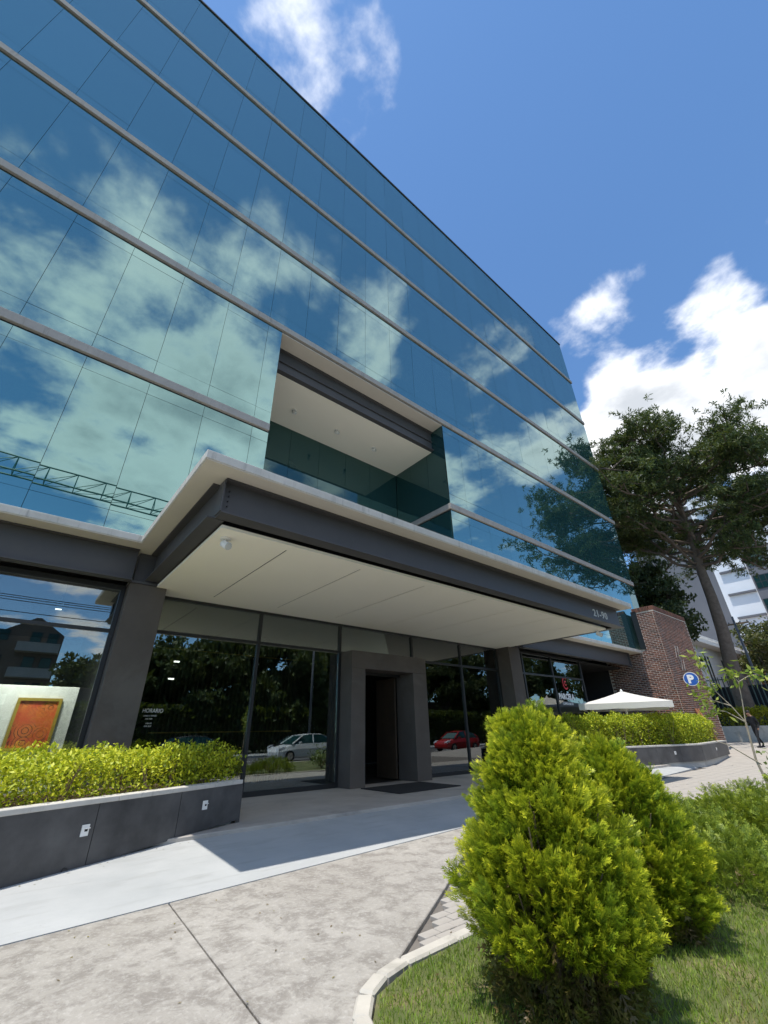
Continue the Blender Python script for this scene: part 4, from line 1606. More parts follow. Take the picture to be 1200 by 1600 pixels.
# soldier course on top
for k in range(int((BX1 - BX0) / 0.084)):
    if k == 0:
        cap = MB().box(0, 0.072, -0.03, 0.20, 0, 0.22).build('coping_brick', M_brick, bw, bevel=0.005, local=True)
        cap.location = (0.0, 0.0, BZ - 0.02)
    else:
        child(cap.data, 'coping_brick', bw, (k * 0.084, 0.0, BZ - 0.02))
cap2 = MB().box(-0.03, 0.18, 0, 0.072, 0, 0.22).build('coping_brick', M_brick, bw, bevel=0.005, local=True)
cap2.location = (0, 0.22, BZ - 0.02)
for k in range(1, 10):
    child(cap2.data, 'coping_brick', bw, (0, 0.22 + k * 0.084, BZ - 0.02))

MB().box(BX0 - 0.03, BX0 + 0.05, 8.74, BY1 + 0.01, 4.95, BZ + 0.05).build('steel_channel', M_black, bw)

M_steelgrey = flat('grey_metal', (0.30, 0.28, 0.26), 0.5)
# diamond emblem of two crossed outlines, fixed to the brick
em = empty('diamond_emblem', (26.55, BY0 - 0.05, 4.5))
tag(em, 'metal outline of two interlocking diamonds on the brick wall', 'emblem')
for dx, mat in ((-0.17, M_steelgrey), (0.17, M_steelgrey)):
    c = Vector((26.55 + dx, BY0 - 0.05, 4.5))
    pts = [c + Vector((0, 0, 0.62)), c + Vector((0.27, 0, 0)), c + Vector((0, 0, -0.62)), c + Vector((-0.27, 0, 0))]
    b = MB()
    for i in range(4):
        p, q = pts[i], pts[(i + 1) % 4]
        b.tube([p, q], 0.013, 6)
    b.build('diamond', mat, em)

# parking sign: a blade sign that faces people coming along the building
ps = empty('parking_sign', (25.9, BY0 - 0.42, 3.42))
tag(ps, 'round blue parking sign with white P on the brick wall', 'sign')
def disc(r, x0, x1, n=32):
    return MB().tube([(x0, 0, 0), (x1, 0, 0)], r, n)
disc(0.32, -0.015, 0.015).build('backing_disc', M_white, ps, local=True)
disc(0.288, -0.019, -0.0155).build('blue_face', M_blue, ps, local=True)
pt = text_mesh('letter', 'P', 0.50, M_text, (0, 0, 0), (0, -1, 0), (0, 0, 1), 0.003, None, 1, 1.0, bold=0.028)
pt.parent = ps
pt.location = (-0.023, 0.148, -0.17)
ps.rotation_euler.z = R(18)
MB().box(-0.012, 0.012, 0.34, 0.44, -0.03, 0.03).build('bracket', M_frame, ps, local=True)

# ------------------------------------------------------------------ white parasol on the terrace
M_canvas = leaf_mat('parasol_canvas', 0.8, 0.25, 0.1)
_m, _gr = new_mat('canvas_white')
_p = principled(_gr, (0.82, 0.80, 0.75), 0.85, 0, None, 0.1)
_t = _gr.n('ShaderNodeBsdfTranslucent')
_t.inputs['Color'].default_value = (0.75, 0.72, 0.66, 1)
_x = _gr.n('ShaderNodeMixShader')
_x.inputs[0].default_value = 0.25
_gr.link(_p, _x.inputs[1])
_gr.link(_t.outputs[0], _x.inputs[2])
finish(_gr, _x.outputs[0])
M_canvas = _m


def parasol(cx, cy, z0, peak, rim, half, rot, label):
    r = empty('parasol', (cx, cy, z0))
    tag(r, label, 'parasol')
    MB().tube([(cx, cy, z0), (cx, cy, peak - 0.05)], 0.045, 10).build('pole', M_white, r)
    MB().box(cx - .4, cx + .4, cy - .4, cy + .4, z0, z0 + 0.08).build('base', M_frame, r, bevel=0.01)
    cor = []
    for k in range(4):
        a = rot + math.pi / 4 + k * math.pi / 2
        cor.append(Vector((cx + math.cos(a) * half * 1.414, cy + math.sin(a) * half * 1.414, rim)))
    apex = Vector((cx, cy, peak))
    cnv = MB()
    N = 5
    for k in range(4):
        A, B = cor[k], cor[(k + 1) % 4]
        rowp = []
        for i in range(N + 1):
            t = i / N
            rr = []
            for j in range(N + 1):
                s = j / N
                e = A + (B - A) * s
                e = e + (Vector((cx, cy, rim)) - e) * (0.05 * math.sin(math.pi * s))
                p = apex + (e - apex) * t
                p.z -= 0.10 * math.sin(math.pi * t) * (0.4 + 0.6 * math.sin(math.pi * s))
                rr.append(p)
            rowp.append(rr)
        for i in range(N):
            for j in range(N):
                cnv.poly([rowp[i][j], rowp[i + 1][j], rowp[i + 1][j + 1], rowp[i][j + 1]])
        # valance
        for j in range(N):
            p, q = rowp[N][j], rowp[N][j + 1]
            cnv.poly([p, p - Vector((0, 0, 0.20 + 0.02 * (j % 2))), q - Vector((0, 0, 0.20 + 0.02 * ((j + 1) % 2))), q])
    cnv.build('canopy', M_canvas, r)
    for k in range(4):
        MB().tube([apex - Vector((0, 0, 0.08)), cor[k] - Vector((0, 0, 0.04))], 0.012, 6).build('rib', M_white, r)
        m = apex + (cor[k] - apex) * 0.55
        MB().tube([(cx, cy, rim - 0.25), m - Vector((0, 0, 0.12))], 0.010, 6).build('strut', M_white, r)
    MB().lathe((cx, cy, peak), [(0.05, -0.03), (0.05, 0.02), (0.015, 0.08)], 10).build('finial', M_white, r)


parasol(19.9, 8.4, 0.16, 2.70, 2.20, 1.62, R(22), 'square white canvas parasol over the terrace behind the hedge')

# ------------------------------------------------------------------ right background
lw = MB().box(35.6, 36.0, 4.2, 12.0, 0.2, 1.32).build('low_wall', M_kerb, bevel=0.02)
tag(lw, 'low pale retaining wall under the far yellow hedge', 'wall')
hedge('hedge', [(36.1, 4.5), (36.1, 11.6), (37.1, 11.6), (37.1, 4.5)], 1.25, 2.25, 9000, 'bright yellow hedge behind the walking person', 33,
      [(0.45, 0.42, 0.02), (0.34, 0.34, 0.02), (0.16, 0.19, 0.02)], [0.5, 0.35, 0.15], leaf=(0.11, 0.065), stems=0)
struct(MB().box(36.0, 60, 4.2, 7.8, -0.2, 1.28).build('raised_bed', M_soil))
struct(MB().box(36.0, 60, 7.8, 14.0, -0.2, 1.28).build('raised_bed', M_soil))

M_green = flat('fence_green', (0.09, 0.13, 0.11), 0.5)
fn = empty('bar_fence', (39.5, 4, 1.28))
tag(fn, 'fence of slim upright grey-green bars behind the yellow hedge', 'fence')
bar = MB().box(-0.03, 0.03, -0.03, 0.03, 0, 3.2).build('bar', M_green, fn, local=True)
for k in range(1, 34):
    child(bar.data, 'bar', fn, (0, k * 0.26, 0))
for z in (0.3, 3.0):
    MB().box(39.46, 39.54, 4, 12.6, 1.28 + z, 1.34 + z).build('rail', M_green, fn)
bk = MB().box(41.0, 41.3, 3.0, 13.4, 1.0, 3.9).build('garden_wall', M_room)  # near-black all over, same material as the interior walls
tag(bk, 'dark garden wall behind the bar fence', 'wall')

M_house = surf('house_render', (0.62, 0.62, 0.61), (0.55, 0.55, 0.54), 1, 0.85, bump=0.15)
hs = empty('white_house', (44, 13.5, 1))
tag(hs, 'low white house with slit windows behind the tall trunk', 'house')
HX0, HX1, HY = 44.0, 68.0, 13.4
MB().box(HX0, HX1, HY, HY + 9, 0.5, 8.5).build('wall', M_house, hs)
MB().box(HX0 - 0.3, HX1 + 0.3, HY - 0.9, HY + 9.3, 8.5, 8.95).build('roof_slab', M_white, hs, bevel=0.02)
MB().box(HX0 - 0.2, HX1 + 0.2, HY - 0.7, HY + 9.2, 9.10, 9.35).build('roof_slab', M_white, hs, bevel=0.02)
for x in (47.0, 52.5, 58.0, 63.0):
    for dx in (0, 0.9):
        w = MB().box(x + dx, x + dx + 0.42, HY - 0.04, HY + 0.0, 4.2, 7.6).build('window', M_frame, hs)
        MB().box(x + dx + 0.05, x + dx + 0.37, HY - 0.05, HY - 0.041, 4.3, 5.8).build('pane', M_glass_in, w)
        MB().box(x + dx + 0.05, x + dx + 0.37, HY - 0.05, HY - 0.041, 5.95, 7.5).build('pane', M_glass_in, w)

M_apt_w = surf('apartment_white', (0.74, 0.76, 0.78), (0.69, 0.71, 0.73), 0.4, 0.85, bump=0.05)
M_apt_g = surf('apartment_grey', (0.125, 0.13, 0.145), (0.15, 0.155, 0.17), 0.4, 0.85, bump=0.05)
ap = empty('apartment_tower', (72, 8, 1))
tag(ap, 'white and charcoal apartment tower with a dark window strip far right', 'building')
AX, AZ = 70.0, 31.0
MB().box(AX, AX + 18, 13.2, 22, 0.5, AZ - 0.6).build('charcoal_wall', M_apt_g, ap)
MB().box(AX - 0.4, AX + 18, -6, 13.19, 0.5, AZ).build('white_wall', M_apt_w, ap)
st = MB().box(AX - 0.55, AX - 0.401, 7.5, 9.6, 13.0, AZ - 1.5).build('window_strip', M_apt_g, ap)
for k in range(6):
    z = 13.6 + k * 3.0
    w = MB().box(AX - 0.62, AX - 0.551, 7.65, 9.45, z, z + 1.7).build('window', M_frame, ap)
    for j in range(3):
        MB().box(AX - 0.63, AX - 0.621, 7.72 + j * 0.58, 8.22 + j * 0.58, z + 0.08, z + 0.78).build('pane', M_glass_in, w)
        MB().box(AX - 0.63, AX - 0.621, 7.72 + j * 0.58, 8.22 + j * 0.58, z + 0.88, z + 1.62).build('pane', M_glass_in, w)
    MB().box(AX - 0.75, AX - 0.401, 9.7, 12.6, z - 0.2, z + 0.05).build('ledge', M_apt_g, ap)
MB().box(AX - 0.65, AX - 0.401, -6, 13.1, 11.2, 11.7).build('ledge', M_apt_w, ap)
for y0 in (-4.5, 0.5, 4.0):
    w = MB().box(AX - 0.5, AX - 0.401, y0, y0 + 2.4, 7.8, 10.2).build('window', M_frame, ap)
    MB().box(AX - 0.52, AX - 0.501, y0 + 0.1, y0 + 2.3, 7.9, 10.1).build('pane', M_glass_in, w)
M_redroof = surf('brown_wall', (0.24, 0.12, 0.085), (0.30, 0.16, 0.11), 1, 0.9, bump=0.2)
rh = empty('brown_house', (64, 6.4, 1))
tag(rh, 'low reddish-brown house in front of the apartment tower', 'house')
MB().box(62.0, 68.8, 0, 11.5, 0.8, 9.2).build('wall', M_redroof, rh)
MB().box(61.7, 69.1, -0.3, 11.8, 9.2, 9.6).build('roof', M_redroof, rh, bevel=0.02)

# street pole on the rising pavement
def utility_pole(x, y, z, H, label, lamp=True):
    r = empty('utility_pole', (x, y, z))
    tag(r, label, 'utility pole', 'utility poles')
    MB().tube([(x, y, z), (x, y, z + H)], [0.13, 0.08], 10).build('pole', M_apt_g, r, smooth=True)
    MB().box(x - 0.05, x + 0.05, y - 1.0, y + 1.0, z + H - 0.7, z + H - 0.58).build('crossarm', M_twig, r)
    for d in (-0.9, -0.4, 0.4, 0.9):
        MB().lathe((x, y + d, z + H - 0.58), [(0.04, 0), (0.05, 0.06), (0.03, 0.14)], 8).build('insulator', M_frame, r)
    MB().tube([(x, y, z + H - 1.3), (x - 0.6, y - 0.8, z + H - 0.95), (x - 0.9, y - 1.5, z + H - 0.9)], 0.03, 6).build('lamp_arm', M_apt_g, r)
    return r


utility_pole(47.0, 8.9, 1.2, 8.6, 'slim grey utility pole in front of the brown house')

# ------------------------------------------------------------------ thin sapling in front of the planter
rng = np.random.default_rng(77)
sp = empty('sapling', (7.9, 1.82, 0.012))
tag(sp, 'thin pale sapling with a few lime leaf clusters at the right', 'tree')
S0 = np.array([7.9, 1.82, 0.0])
tr = MB()
def at(u, v, w=0.0):  # offsets in the plane the little tree spreads in: u sideways, v up, w towards the viewer
    u *= 0.80
    v *= 1.15
    return S0 + np.array([0.34 * u * 1.0 - w * 0.9, -0.94 * u - w * 0.3, v])
fork = at(0.02, 1.18)
tr.tube([at(0, 0), at(0.03, 0.4), at(-0.03, 0.8), fork], [0.022, 0.018, 0.014, 0.012], 7)
ends = []
for pts in ([fork, at(0.08, 1.4), at(0.13, 1.62), at(0.07, 1.75)], [fork, at(-0.10, 1.36), at(-0.24, 1.52), at(-0.36, 1.60)],
            [at(-0.10, 1.36), at(-0.30, 1.42), at(-0.52, 1.50)], [fork, at(-0.2, 1.30), at(-0.42, 1.33)], [at(0.13, 1.62), at(0.3, 1.68), at(0.45, 1.70)],
            [at(-0.24, 1.52), at(-0.30, 1.75), at(-0.33, 1.95)], [at(0.02, 0.75), at(-0.35, 0.95, 0.1), at(-0.55, 1.0, 0.1)], [at(0.0, 0.3), at(0.30, 0.45), at(0.40, 0.75)]):
    n = len(pts)
    tr.tube(pts, [0.009 - 0.006 * k / (n - 1) for k in range(n)], 6)
    ends += [pts[-1], (np.array(pts[-1]) + np.array(pts[-2])) / 2]
tr.build('trunk', M_palebark, sp)
ends = np.array(ends[:12])
ids = np.repeat(np.arange(len(ends)), 20)
pos = ends[ids] + rng.normal(0, 0.055, (len(ids), 3))
D = rng.normal(0, 0.8, pos.shape) + np.array([0, 0, -0.25])
V, F, C = leaves(pos, D, rng.uniform(0.06, 0.13, len(ids)), rng.uniform(0.028, 0.045, len(ids)), palette(len(ids), [(0.30, 0.38, 0.05), (0.20, 0.30, 0.04), (0.42, 0.45, 0.10)]), 0.2)
np_mesh('crown', V, F, M_leaf, C, sp)
# leafy shrub at the right edge
for (x, y, s, lab) in ((11.5, 2.0, 51, 'loose variegated shrub at the right edge below the person'),):
    rng = np.random.default_rng(s)
    r = empty('leafy_shrub', (x, y, 0.012))
    tag(r, lab, 'shrub')
    b = MB()
    tips = []
    for k in range(12):
        a = rng.uniform(0, 6.28)
        e = np.array([x + math.cos(a) * rng.uniform(.1, .5), y + math.sin(a) * rng.uniform(.1, .5), rng.uniform(0.4, 0.85)])
        b = MB()
        b.tube([(x, y, 0), ((x + e[0]) / 2, (y + e[1]) / 2, e[2] * 0.55), e], [0.014, 0.009, 0.004], 5)
        b.build('stem', M_twig, r)
        tips += [e, e * [1, 1, 0.8] + [0, 0, 0], np.array([(x + e[0]) / 2, (y + e[1]) / 2, e[2] * 0.6])]
    tips = np.array(tips)
    ids = np.repeat(np.arange(len(tips)), 26)
    pos = tips[ids] + rng.normal(0, 0.10, (len(ids), 3))
    V, F, C = leaves(pos, rng.normal(0, 0.8, pos.shape) + [0, 0, 0.2], rng.uniform(0.06, 0.11, len(ids)), rng.uniform(0.03, 0.05, len(ids)),
                     palette(len(ids), [(0.10, 0.17, 0.04), (0.20, 0.27, 0.06), (0.42, 0.45, 0.26)]), 0.2)
    np_mesh('foliage', V, F, M_leaf, C, r)

# ------------------------------------------------------------------ person walking by the brick wall
def skin_body(name, verts, edges, radii, mats, pick, parent, root_i=0, sub=2):
    me = bpy.data.meshes.new('skeleton')
    me.from_pydata([tuple(v) for v in verts], edges, [])
    ob = bpy.data.objects.new('skeleton', me)
    COL.objects.link(ob)
    ob.modifiers.new('skin', 'SKIN')
    if not me.skin_vertices:
        bpy.context.view_layer.objects.active = ob
    sv = me.skin_vertices[0].data
    for i, r in enumerate(radii):
        sv[i].radius = r if hasattr(r, '__len__') else (r, r)
        sv[i].use_root = (i == root_i)
    m = ob.modifiers.new('sub', 'SUBSURF')
    m.levels = m.render_levels = sub
    dg = bpy.context.evaluated_depsgraph_get()
    out = bpy.data.meshes.new_from_object(ob.evaluated_get(dg))
    bpy.data.objects.remove(ob)
    out.name = name
    out.materials.clear()
    for mm in mats:
        out.materials.append(mm)
    for p in out.polygons:
        p.use_smooth = True
        p.material_index = pick(p.center)
    o = bpy.data.objects.new(name, out)
    COL.objects.link(o)
    o.parent = parent
    return o


M_skin = flat('skin', (0.36, 0.20, 0.13), 0.5)
M_suit = surf('black_cloth', (0.012, 0.012, 0.014), (0.022, 0.022, 0.025), 9, 0.85, bump=0.2, bscale=90)
M_hair = flat('dark_hair', (0.02, 0.014, 0.01), 0.5)
pr = empty('person', (31.2, 6.82, 0.31))
tag(pr, 'person in black jacket and trousers walking past the yellow hedge', 'person')
# local frame: +x walking direction, z up
V = [(0, 0, 0.93), (0.01, 0, 1.12), (0.04, 0, 1.36), (0.06, 0, 1.47), (0.09, 0, 1.56), (0.10, 0, 1.68),
     (0, 0.09, 0.90), (0.16, 0.10, 0.52), (0.22, 0.10, 0.09), (0.36, 0.11, 0.05),
     (0, -0.09, 0.90), (-0.06, -0.10, 0.50), (-0.30, -0.10, 0.15), (-0.18, -0.11, 0.05),
     (0.04, 0.19, 1.38), (-0.06, 0.24, 1.12), (0.06, 0.23, 0.90), (0.10, 0.22, 0.80),
     (0.04, -0.19, 1.38), (0.10, -0.24, 1.12), (0.30, -0.20, 0.98), (0.37, -0.18, 0.95),
     (0.15, 0, 1.61)]
E_ = [(0, 1), (1, 2), (2, 3), (3, 4), (4, 5), (0, 6), (6, 7), (7, 8), (8, 9), (0, 10), (10, 11), (11, 12), (12, 13),
      (2, 14), (14, 15), (15, 16), (16, 17), (2, 18), (18, 19), (19, 20), (20, 21), (4, 22)]
Rr = [(0.13, 0.16), (0.12, 0.15), (0.13, 0.17), 0.06, 0.075, 0.08, 0.09, 0.065, 0.045, 0.04, 0.09, 0.065, 0.045, 0.04,
      0.065, 0.05, 0.038, 0.03, 0.065, 0.05, 0.038, 0.03, 0.05]
body = skin_body('body', V, E_, Rr, [M_suit, M_skin], lambda c: 1 if (c.z > 1.47 or (0.74 < c.z < 0.89 and abs(c.y) > 0.17) or (c.x > 0.31 and c.z > 0.85)) else 0, pr)
hb = MB()
hb.lathe((0.085, 0, 1.63), [(0.080, -0.02), (0.092, 0.04), (0.085, 0.09), (0.05, 0.125), (0.008, 0.135)], 14)
hb.build('hair', M_hair, pr, smooth=True, local=True)
for sx, sy in ((0.27, 0.105), (-0.20, -0.105)):
    MB().box(sx - 0.10, sx + 0.17, sy - 0.045, sy + 0.045, 0.0, 0.07).build('shoe', M_black, pr, bevel=0.02, local=True)
pr.rotation_euler.z = math.atan2(0.45, -0.9)

# ------------------------------------------------------------------ orange chair by the hedge end
M_orange = flat('orange_wood', (0.55, 0.22, 0.09), 0.6)
bb = empty('leaning_board', (26.9, 7.6, 0.13))
tag(bb, 'orange wooden board leaning on the brick wall above the hedge end', 'board')
for dx in (0.0, 0.34):
    MB().hexa([(26.5 + dx, 7.35, 0.14), (26.62 + dx, 7.35, 0.14), (26.62 + dx, 7.40, 0.14), (26.5 + dx, 7.40, 0.14),
               (26.3 + dx, 7.80, 2.12), (26.42 + dx, 7.80, 2.12), (26.42 + dx, 7.85, 2.12), (26.3 + dx, 7.85, 2.12)]).build('upright', M_orange, bb)
for t in (0.3, 0.6, 0.93):
    x, y, z = 26.5 - 0.2 * t, 7.36 + 0.45 * t, 0.14 + 1.98 * t
    MB().box(x + 0.121, x + 0.339, y, y + 0.03, z - 0.06, z + 0.04).build('crosspiece', M_orange, bb)

# ------------------------------------------------------------------ the street that the glass mirrors
M_carwhite = flat('car_white', (0.75, 0.76, 0.77), 0.2)
M_cardark = flat('car_dark', (0.02, 0.022, 0.028), 0.2)
M_carred = flat('car_red', (0.45, 0.02, 0.02), 0.2)
M_tyre = flat('tyre', (0.02, 0.02, 0.02), 0.9)
M_head = flat('headlamp', (0.7, 0.72, 0.75), 0.1)
M_tail = flat('tail_lamp', (0.35, 0.01, 0.01), 0.2)


def car(loc, paint, label):
    """small hatchback, nose towards -x"""
    r = empty('parked_car', loc)
    tag(r, label, 'car', 'cars across the street')
    st = [(-2.10, 0.55, 0.35, 0.55), (-2.02, 0.74, 0.24, 0.68), (-1.7, 0.84, 0.20, 0.80), (-0.9, 0.87, 0.19, 0.98), (0.0, 0.88, 0.19, 1.00), (1.2, 0.87, 0.19, 1.02), (1.75, 0.84, 0.24, 1.02), (2.05, 0.76, 0.30, 0.96), (2.10, 0.66, 0.36, 0.86)]
    def loft(secs):
        b = MB()
        n = len(secs[0])
        for s in secs:
            b.v += s
        for i in range(len(secs) - 1):
            for k in range(n):
                k2 = (k + 1) % n
                b.f.append((i * n + k, i * n + k2, (i + 1) * n + k2, (i + 1) * n + k))
        b.f.append(tuple(reversed(range(n))))
        b.f.append(tuple((len(secs) - 1) * n + k for k in range(n)))
        return b
    secs = []
    for x, w, z0, z1 in st:
        m = (z0 + z1) / 2
        secs.append([(x, -w * 0.9, z0), (x, -w, z0 + 0.12), (x, -w, m + 0.1), (x, -w * 0.92, z1 - 0.03), (x, -w * 0.6, z1), (x, w * 0.6, z1), (x, w * 0.92, z1 - 0.03), (x, w, m + 0.1), (x, w, z0 + 0.12), (x, w * 0.9, z0)])
    body = loft(secs).build('body', paint, r, smooth=False, local=True)
    cab = []
    for x, wb, wt, z0, z1 in ((-1.15, 0.80, 0.78, 0.94, 0.96), (-0.35, 0.80, 0.62, 0.97, 1.42), (0.2, 0.80, 0.62, 0.98, 1.48), (1.1, 0.80, 0.61, 0.99, 1.45), (1.7, 0.79, 0.58, 1.0, 1.25), (1.95, 0.76, 0.70, 0.98, 1.0)):
        cab.append([(x, -wb, z0), (x, -wt, z1 - 0.03), (x, -wt * 0.85, z1), (x, wt * 0.85, z1), (x, wt, z1 - 0.03), (x, wb, z0)])
    loft(cab).build('window_glass', M_glass_in, r, local=True)
    roof = []
    for x, wt, z in ((-0.42, 0.55, 1.415), (0.2, 0.58, 1.495), (1.1, 0.57, 1.465), (1.62, 0.52, 1.30)):
        roof.append([(x, -wt, z), (x, -wt * 0.9, z + 0.02), (x, wt * 0.9, z + 0.02), (x, wt, z)])
    loft(roof).build('roof', paint, r, local=True)
    for sg in (-1, 1):
        for x0, x1, a, b in ((-1.12, -0.38, 0.97, 1.42), (0.35, 0.38, 1.0, 1.46), (1.60, 1.85, 1.27, 1.02)):
            MB().tube([(x0, sg * 0.80 if a < 1.1 else sg * 0.64, a), (x1, sg * 0.64 if b > 1.1 else sg * 0.79, b)], 0.04, 6).build('pillar', paint, r, local=True)
        for x in (-1.3, 1.3):
            w = MB().tube([(x, sg * 0.70, 0.31), (x, sg * 0.90, 0.31)], 0.31, 18).build('wheel', M_tyre, r, local=True)
            MB().tube([(x, sg * 0.88, 0.31), (x, sg * 0.91, 0.31)], 0.20, 12).build('rim', M_hdl, w, local=True)
        MB().hexa([(-2.06, sg * 0.62 - .14, .60), (-1.80, sg * 0.70 - .10, .62), (-1.72, sg * 0.70 + .10, .66), (-2.0, sg * 0.64 + .10, .62),
                   (-2.04, sg * 0.62 - .14, .72), (-1.72, sg * 0.70 - .10, .82), (-1.64, sg * 0.70 + .10, .84), (-1.98, sg * 0.64 + .10, .74)]).build('headlight', M_head, r, local=True)
        MB().box(2.0, 2.09, sg * 0.66 - 0.10, sg * 0.66 + 0.10, 0.70, 0.92).build('tail_light', M_tail, r, local=True)
        MB().box(-0.75, -0.60, sg * 0.95 - 0.07, sg * 0.95 + 0.07, 0.95, 1.08).build('mirror', paint, r, bevel=0.02, local=True)
    return r


car((15.6, -7.0, -0.14), M_carwhite, 'white hatchback mirrored in the entrance glazing left of the portal')
car((18.2, -12.4, -0.14), M_cardark, 'dark hatchback parked behind the white one, mirrored in the glazing')
car((8.2, -7.2, -0.14), M_cardark, 'dark car mirrored low in the glass above the left hedge')
car((31.0, -7.5, -0.14), M_carred, 'red car mirrored in the glass right of the portal')

# tower crane: pale mast, green jib
crn = empty('tower_crane', (26.3, -25, 0))
tag(crn, 'tower crane with green lattice jib, mirrored in the lower facade glass', 'crane')
M_mast = flat('crane_pale', (0.55, 0.55, 0.52), 0.5)
M_jib = flat('crane_green', (0.02, 0.13, 0.07), 0.5)
b = MB()
H = 24.0
for sx in (-0.6, 0.6):
    for sy in (-0.6, 0.6):
        b.box(26.3 + sx - .06, 26.3 + sx + .06, -25 + sy - .06, -25 + sy + .06, 0, H)
k = 0
z = 0.2
while z < H - 1.2:
    for sy in (-0.6, 0.6):
        b.tube([(25.7, -25 + sy, z), (26.9, -25 + sy, z)], 0.035, 4)
        p, q = ((25.7, 26.9) if k % 2 else (26.9, 25.7))
        b.tube([(p, -25 + sy, z), (q, -25 + sy, z + 1.2)], 0.035, 4)
    for sx in (-0.6, 0.6):
        b.tube([(26.3 + sx, -25.6, z), (26.3 + sx, -24.4, z + 1.2)], 0.035, 4)
    z += 1.2
    k += 1
b.build('mast', M_mast, crn)
b = MB()
ZT, ZB = 22.95, 21.35
X0, X1 = -16.0, 32.0
b.tube([(X0, -25, ZT), (X1, -25, ZT)], 0.07, 6)
for sy in (-0.6, 0.6):
    b.tube([(X0, -25 + sy, ZB), (X1, -25 + sy, ZB)], 0.08, 6)
x = X0
while x < X1 - 2.2:
    for sy in (-0.6, 0.6):
        b.tube([(x, -25 + sy, ZB), (x, -25, ZT)], 0.04, 4)
        b.tube([(x, -25 + sy, ZB), (x + 2.2, -25, ZT)], 0.035, 4)
    b.tube([(x, -25.6, ZB), (x + 2.2, -24.4, ZB)], 0.03, 4)
    b.tube([(x, -25.6, ZB), (x, -24.4, ZB)], 0.03, 4)
    x += 2.2
b.build('jib', M_jib, crn)
MB().box(25.5, 27.1, -25.8, -24.2, 24.0, 26.0).build('cab', M_jib, crn, bevel=0.05)

# terraced apartments across the road
M_aptx = surf('far_render', (0.40, 0.37, 0.33), (0.48, 0.45, 0.41), 0.5, 0.9, bump=0.05)
M_apty = surf('far_brown', (0.13, 0.10, 0.08), (0.17, 0.13, 0.10), 0.5, 0.9, bump=0.05)
fa = empty('terraced_apartments', (-4, -45, 0))
tag(fa, 'stepped pale and brown apartment block mirrored in the left shop window', 'building')
MB().box(-15, 3.4, -57, -45, 0, 12.4).build('wall', M_apty, fa)
b = MB()
b.hexa([(-2.6, -57, 12.4), (3.4, -57, 12.4), (3.4, -45, 12.4), (-2.6, -45, 12.4), (0.2, -57, 14.2), (0.7, -57, 14.2), (0.7, -45, 14.2), (0.2, -45, 14.2)])
b.build('roof', M_apty, fa)
for x0, x1 in ((-12, -10.4), (-6.2, -3.6)):
    MB().box(x0, x1, -44.99, -44.6, 0.5, 12.9).build('pale_bay', M_aptx, fa)
for k in range(4):
    z = 2.0 + k * 2.75
    MB().box(-0.8, 3.2, -44.99, -43.6, z, z + 1.0).build('balcony', M_aptx, fa)
    for x0 in (-9.6, -8.0, -2.8, 0.2, 1.8):
        w = MB().box(x0, x0 + 1.1, -44.99, -44.93, z + 1.15, z + 2.35).build('window', M_frame, fa)
        MB().box(x0 + 0.08, x0 + 1.02, -44.93, -44.90, z + 1.2, z + 2.3).build('pane', M_glass_in, w)
    for x0 in (-11.7, -5.8, -4.7):
        w = MB().box(x0, x0 + 0.85, -44.59, -44.55, z + 0.6, z + 1.7).build('window', M_frame, fa)
        MB().box(x0 + 0.06, x0 + 0.79, -44.55, -44.52, z + 0.66, z + 1.64).build('pane', M_glass_in, w)

ROWG = [(0.05, 0.075, 0.03), (0.08, 0.105, 0.04), (0.12, 0.14, 0.05)]
spots2 = [(5.5, -30, 8.5), (9.5, -24, 9.0), (13.5, -21, 9.6), (18.0, -22, 10.2), (22.5, -21, 10.5), (27.5, -22.5, 10.8), (33, -21.5, 11), (39, -23, 11.5), (46, -22, 12), (54, -24, 13), (63, -22, 14), (74, -23, 15), (86, -22, 16), (100, -24, 18)]
for i, (x, y, h) in enumerate(spots2):
    tree('street_tree', (x, y, 0), h, 0.2, (x, y, h * 0.58), (3.3, 2.8, h * 0.46), 14, 7, 80, (0.42, 0.24), ROWG, [0.4, 0.4, 0.2],
         'leafy street tree across the road, number %s from the left in the mirrored row' % ['one', 'two', 'three', 'four', 'five', 'six', 'seven', 'eight', 'nine', 'ten', 'eleven', 'twelve', 'thirteen', 'fourteen'][i],
         100 + i, bole=0.15, clump=0.7, group='street trees mirrored in the glass')
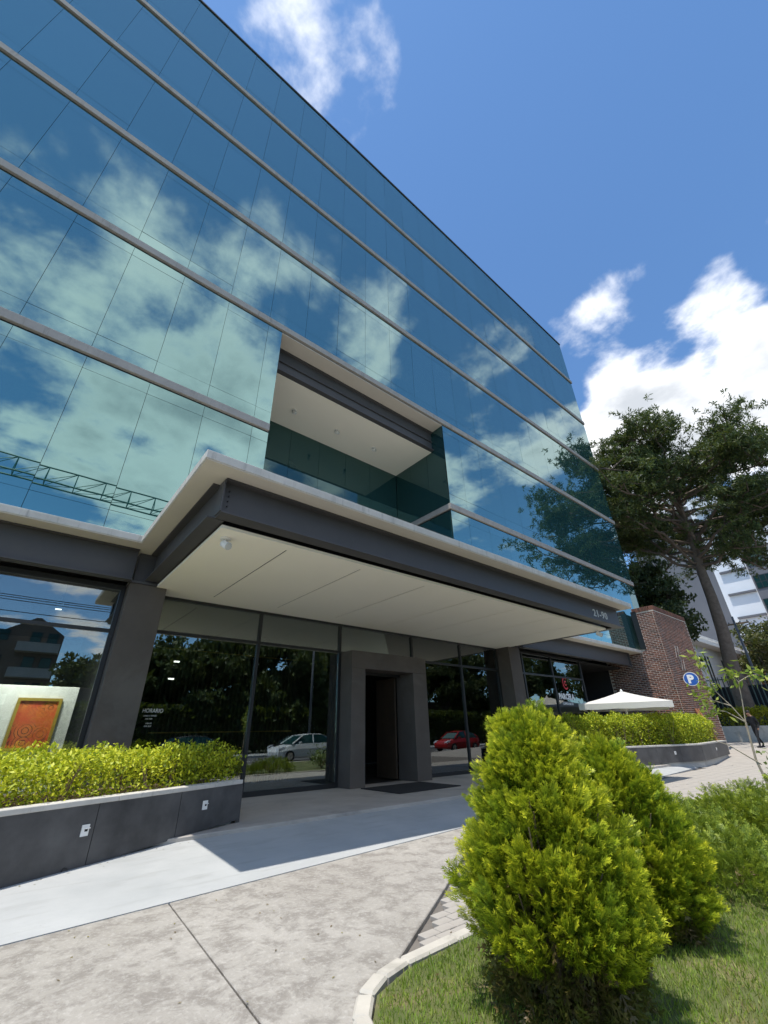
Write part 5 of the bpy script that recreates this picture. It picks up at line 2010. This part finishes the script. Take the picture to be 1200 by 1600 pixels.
hedge('hedge', [(2, -19.4), (100, -19.4), (100, -17.7), (2, -17.7)], 0.0, 3.3, 60000, 'dark roadside hedge mirrored behind the cars', 34,
      [(0.03, 0.05, 0.02), (0.05, 0.075, 0.03)], None, leaf=(0.36, 0.24), stems=0)

# wires along the far pavement
for x, lab in ((-18.0, 'utility pole across the road, left of the mirrored wires'), (21.0, 'utility pole across the road beside the crane mast')):
    p = utility_pole(x, -15.4, 0.0, 10.6, lab)
for k, (y, z) in enumerate(((-16.3, 10.2), (-15.8, 10.25), (-15.0, 10.2), (-15.4, 9.3))):
    pts = []
    for j in range(25):
        t = j / 24
        pts.append((-18 + 39 * t, y, z - 0.75 * 4 * t * (1 - t)))
    w = MB().tube(pts, 0.025, 5).build('power_line', M_black)
    tag(w, ['outermost', 'second', 'third', 'lowest'][k] + ' of the sagging power lines mirrored in the left window', 'cable', 'power lines across the road')
gw = MB().box(0, 130, -27.0, -26.6, 0, 5.2).build('boundary_wall', M_apty, bevel=0.02)
tag(gw, 'dark boundary wall behind the street trees mirrored in the glazing', 'wall')

# dry leaves and bits blown along the edges
rng = np.random.default_rng(91)
pts = []
for k in range(150):
    t = rng.random()
    if k < 60:
        x = rng.uniform(-1.0, 3.2)
        y = 6.36 + (x - 0.48) * 0.397 - 0.06 - abs(rng.normal(0, 0.10))
        z = 0.004 + 0.121 * (y - edge_y(x)) / (7.2 - edge_y(x)) + 0.004
    elif k < 110:
        x, y = rng.uniform(-0.5, 3.2), rng.uniform(2.9, 5.0)
        z = 0.004
    else:
        x, y = rng.uniform(1.9, 4.5), rng.uniform(0.9, 2.6)
        z = 0.03
    pts.append((x, y, z))
pts = np.array(pts)
V, F, C = leaves(pts, rng.normal(0, 1, pts.shape) * [1, 1, 0.12], rng.uniform(0.018, 0.04, len(pts)), rng.uniform(0.008, 0.016, len(pts)), palette(len(pts), [(0.20, 0.12, 0.05), (0.10, 0.065, 0.035), (0.30, 0.25, 0.08)]), 0.15, level=0.9)
lt = np_mesh('leaf_litter', V, F, M_leaf, C)
tag(lt, 'small dry leaves scattered on the paving and lawn edge', 'leaf litter', kind='stuff')
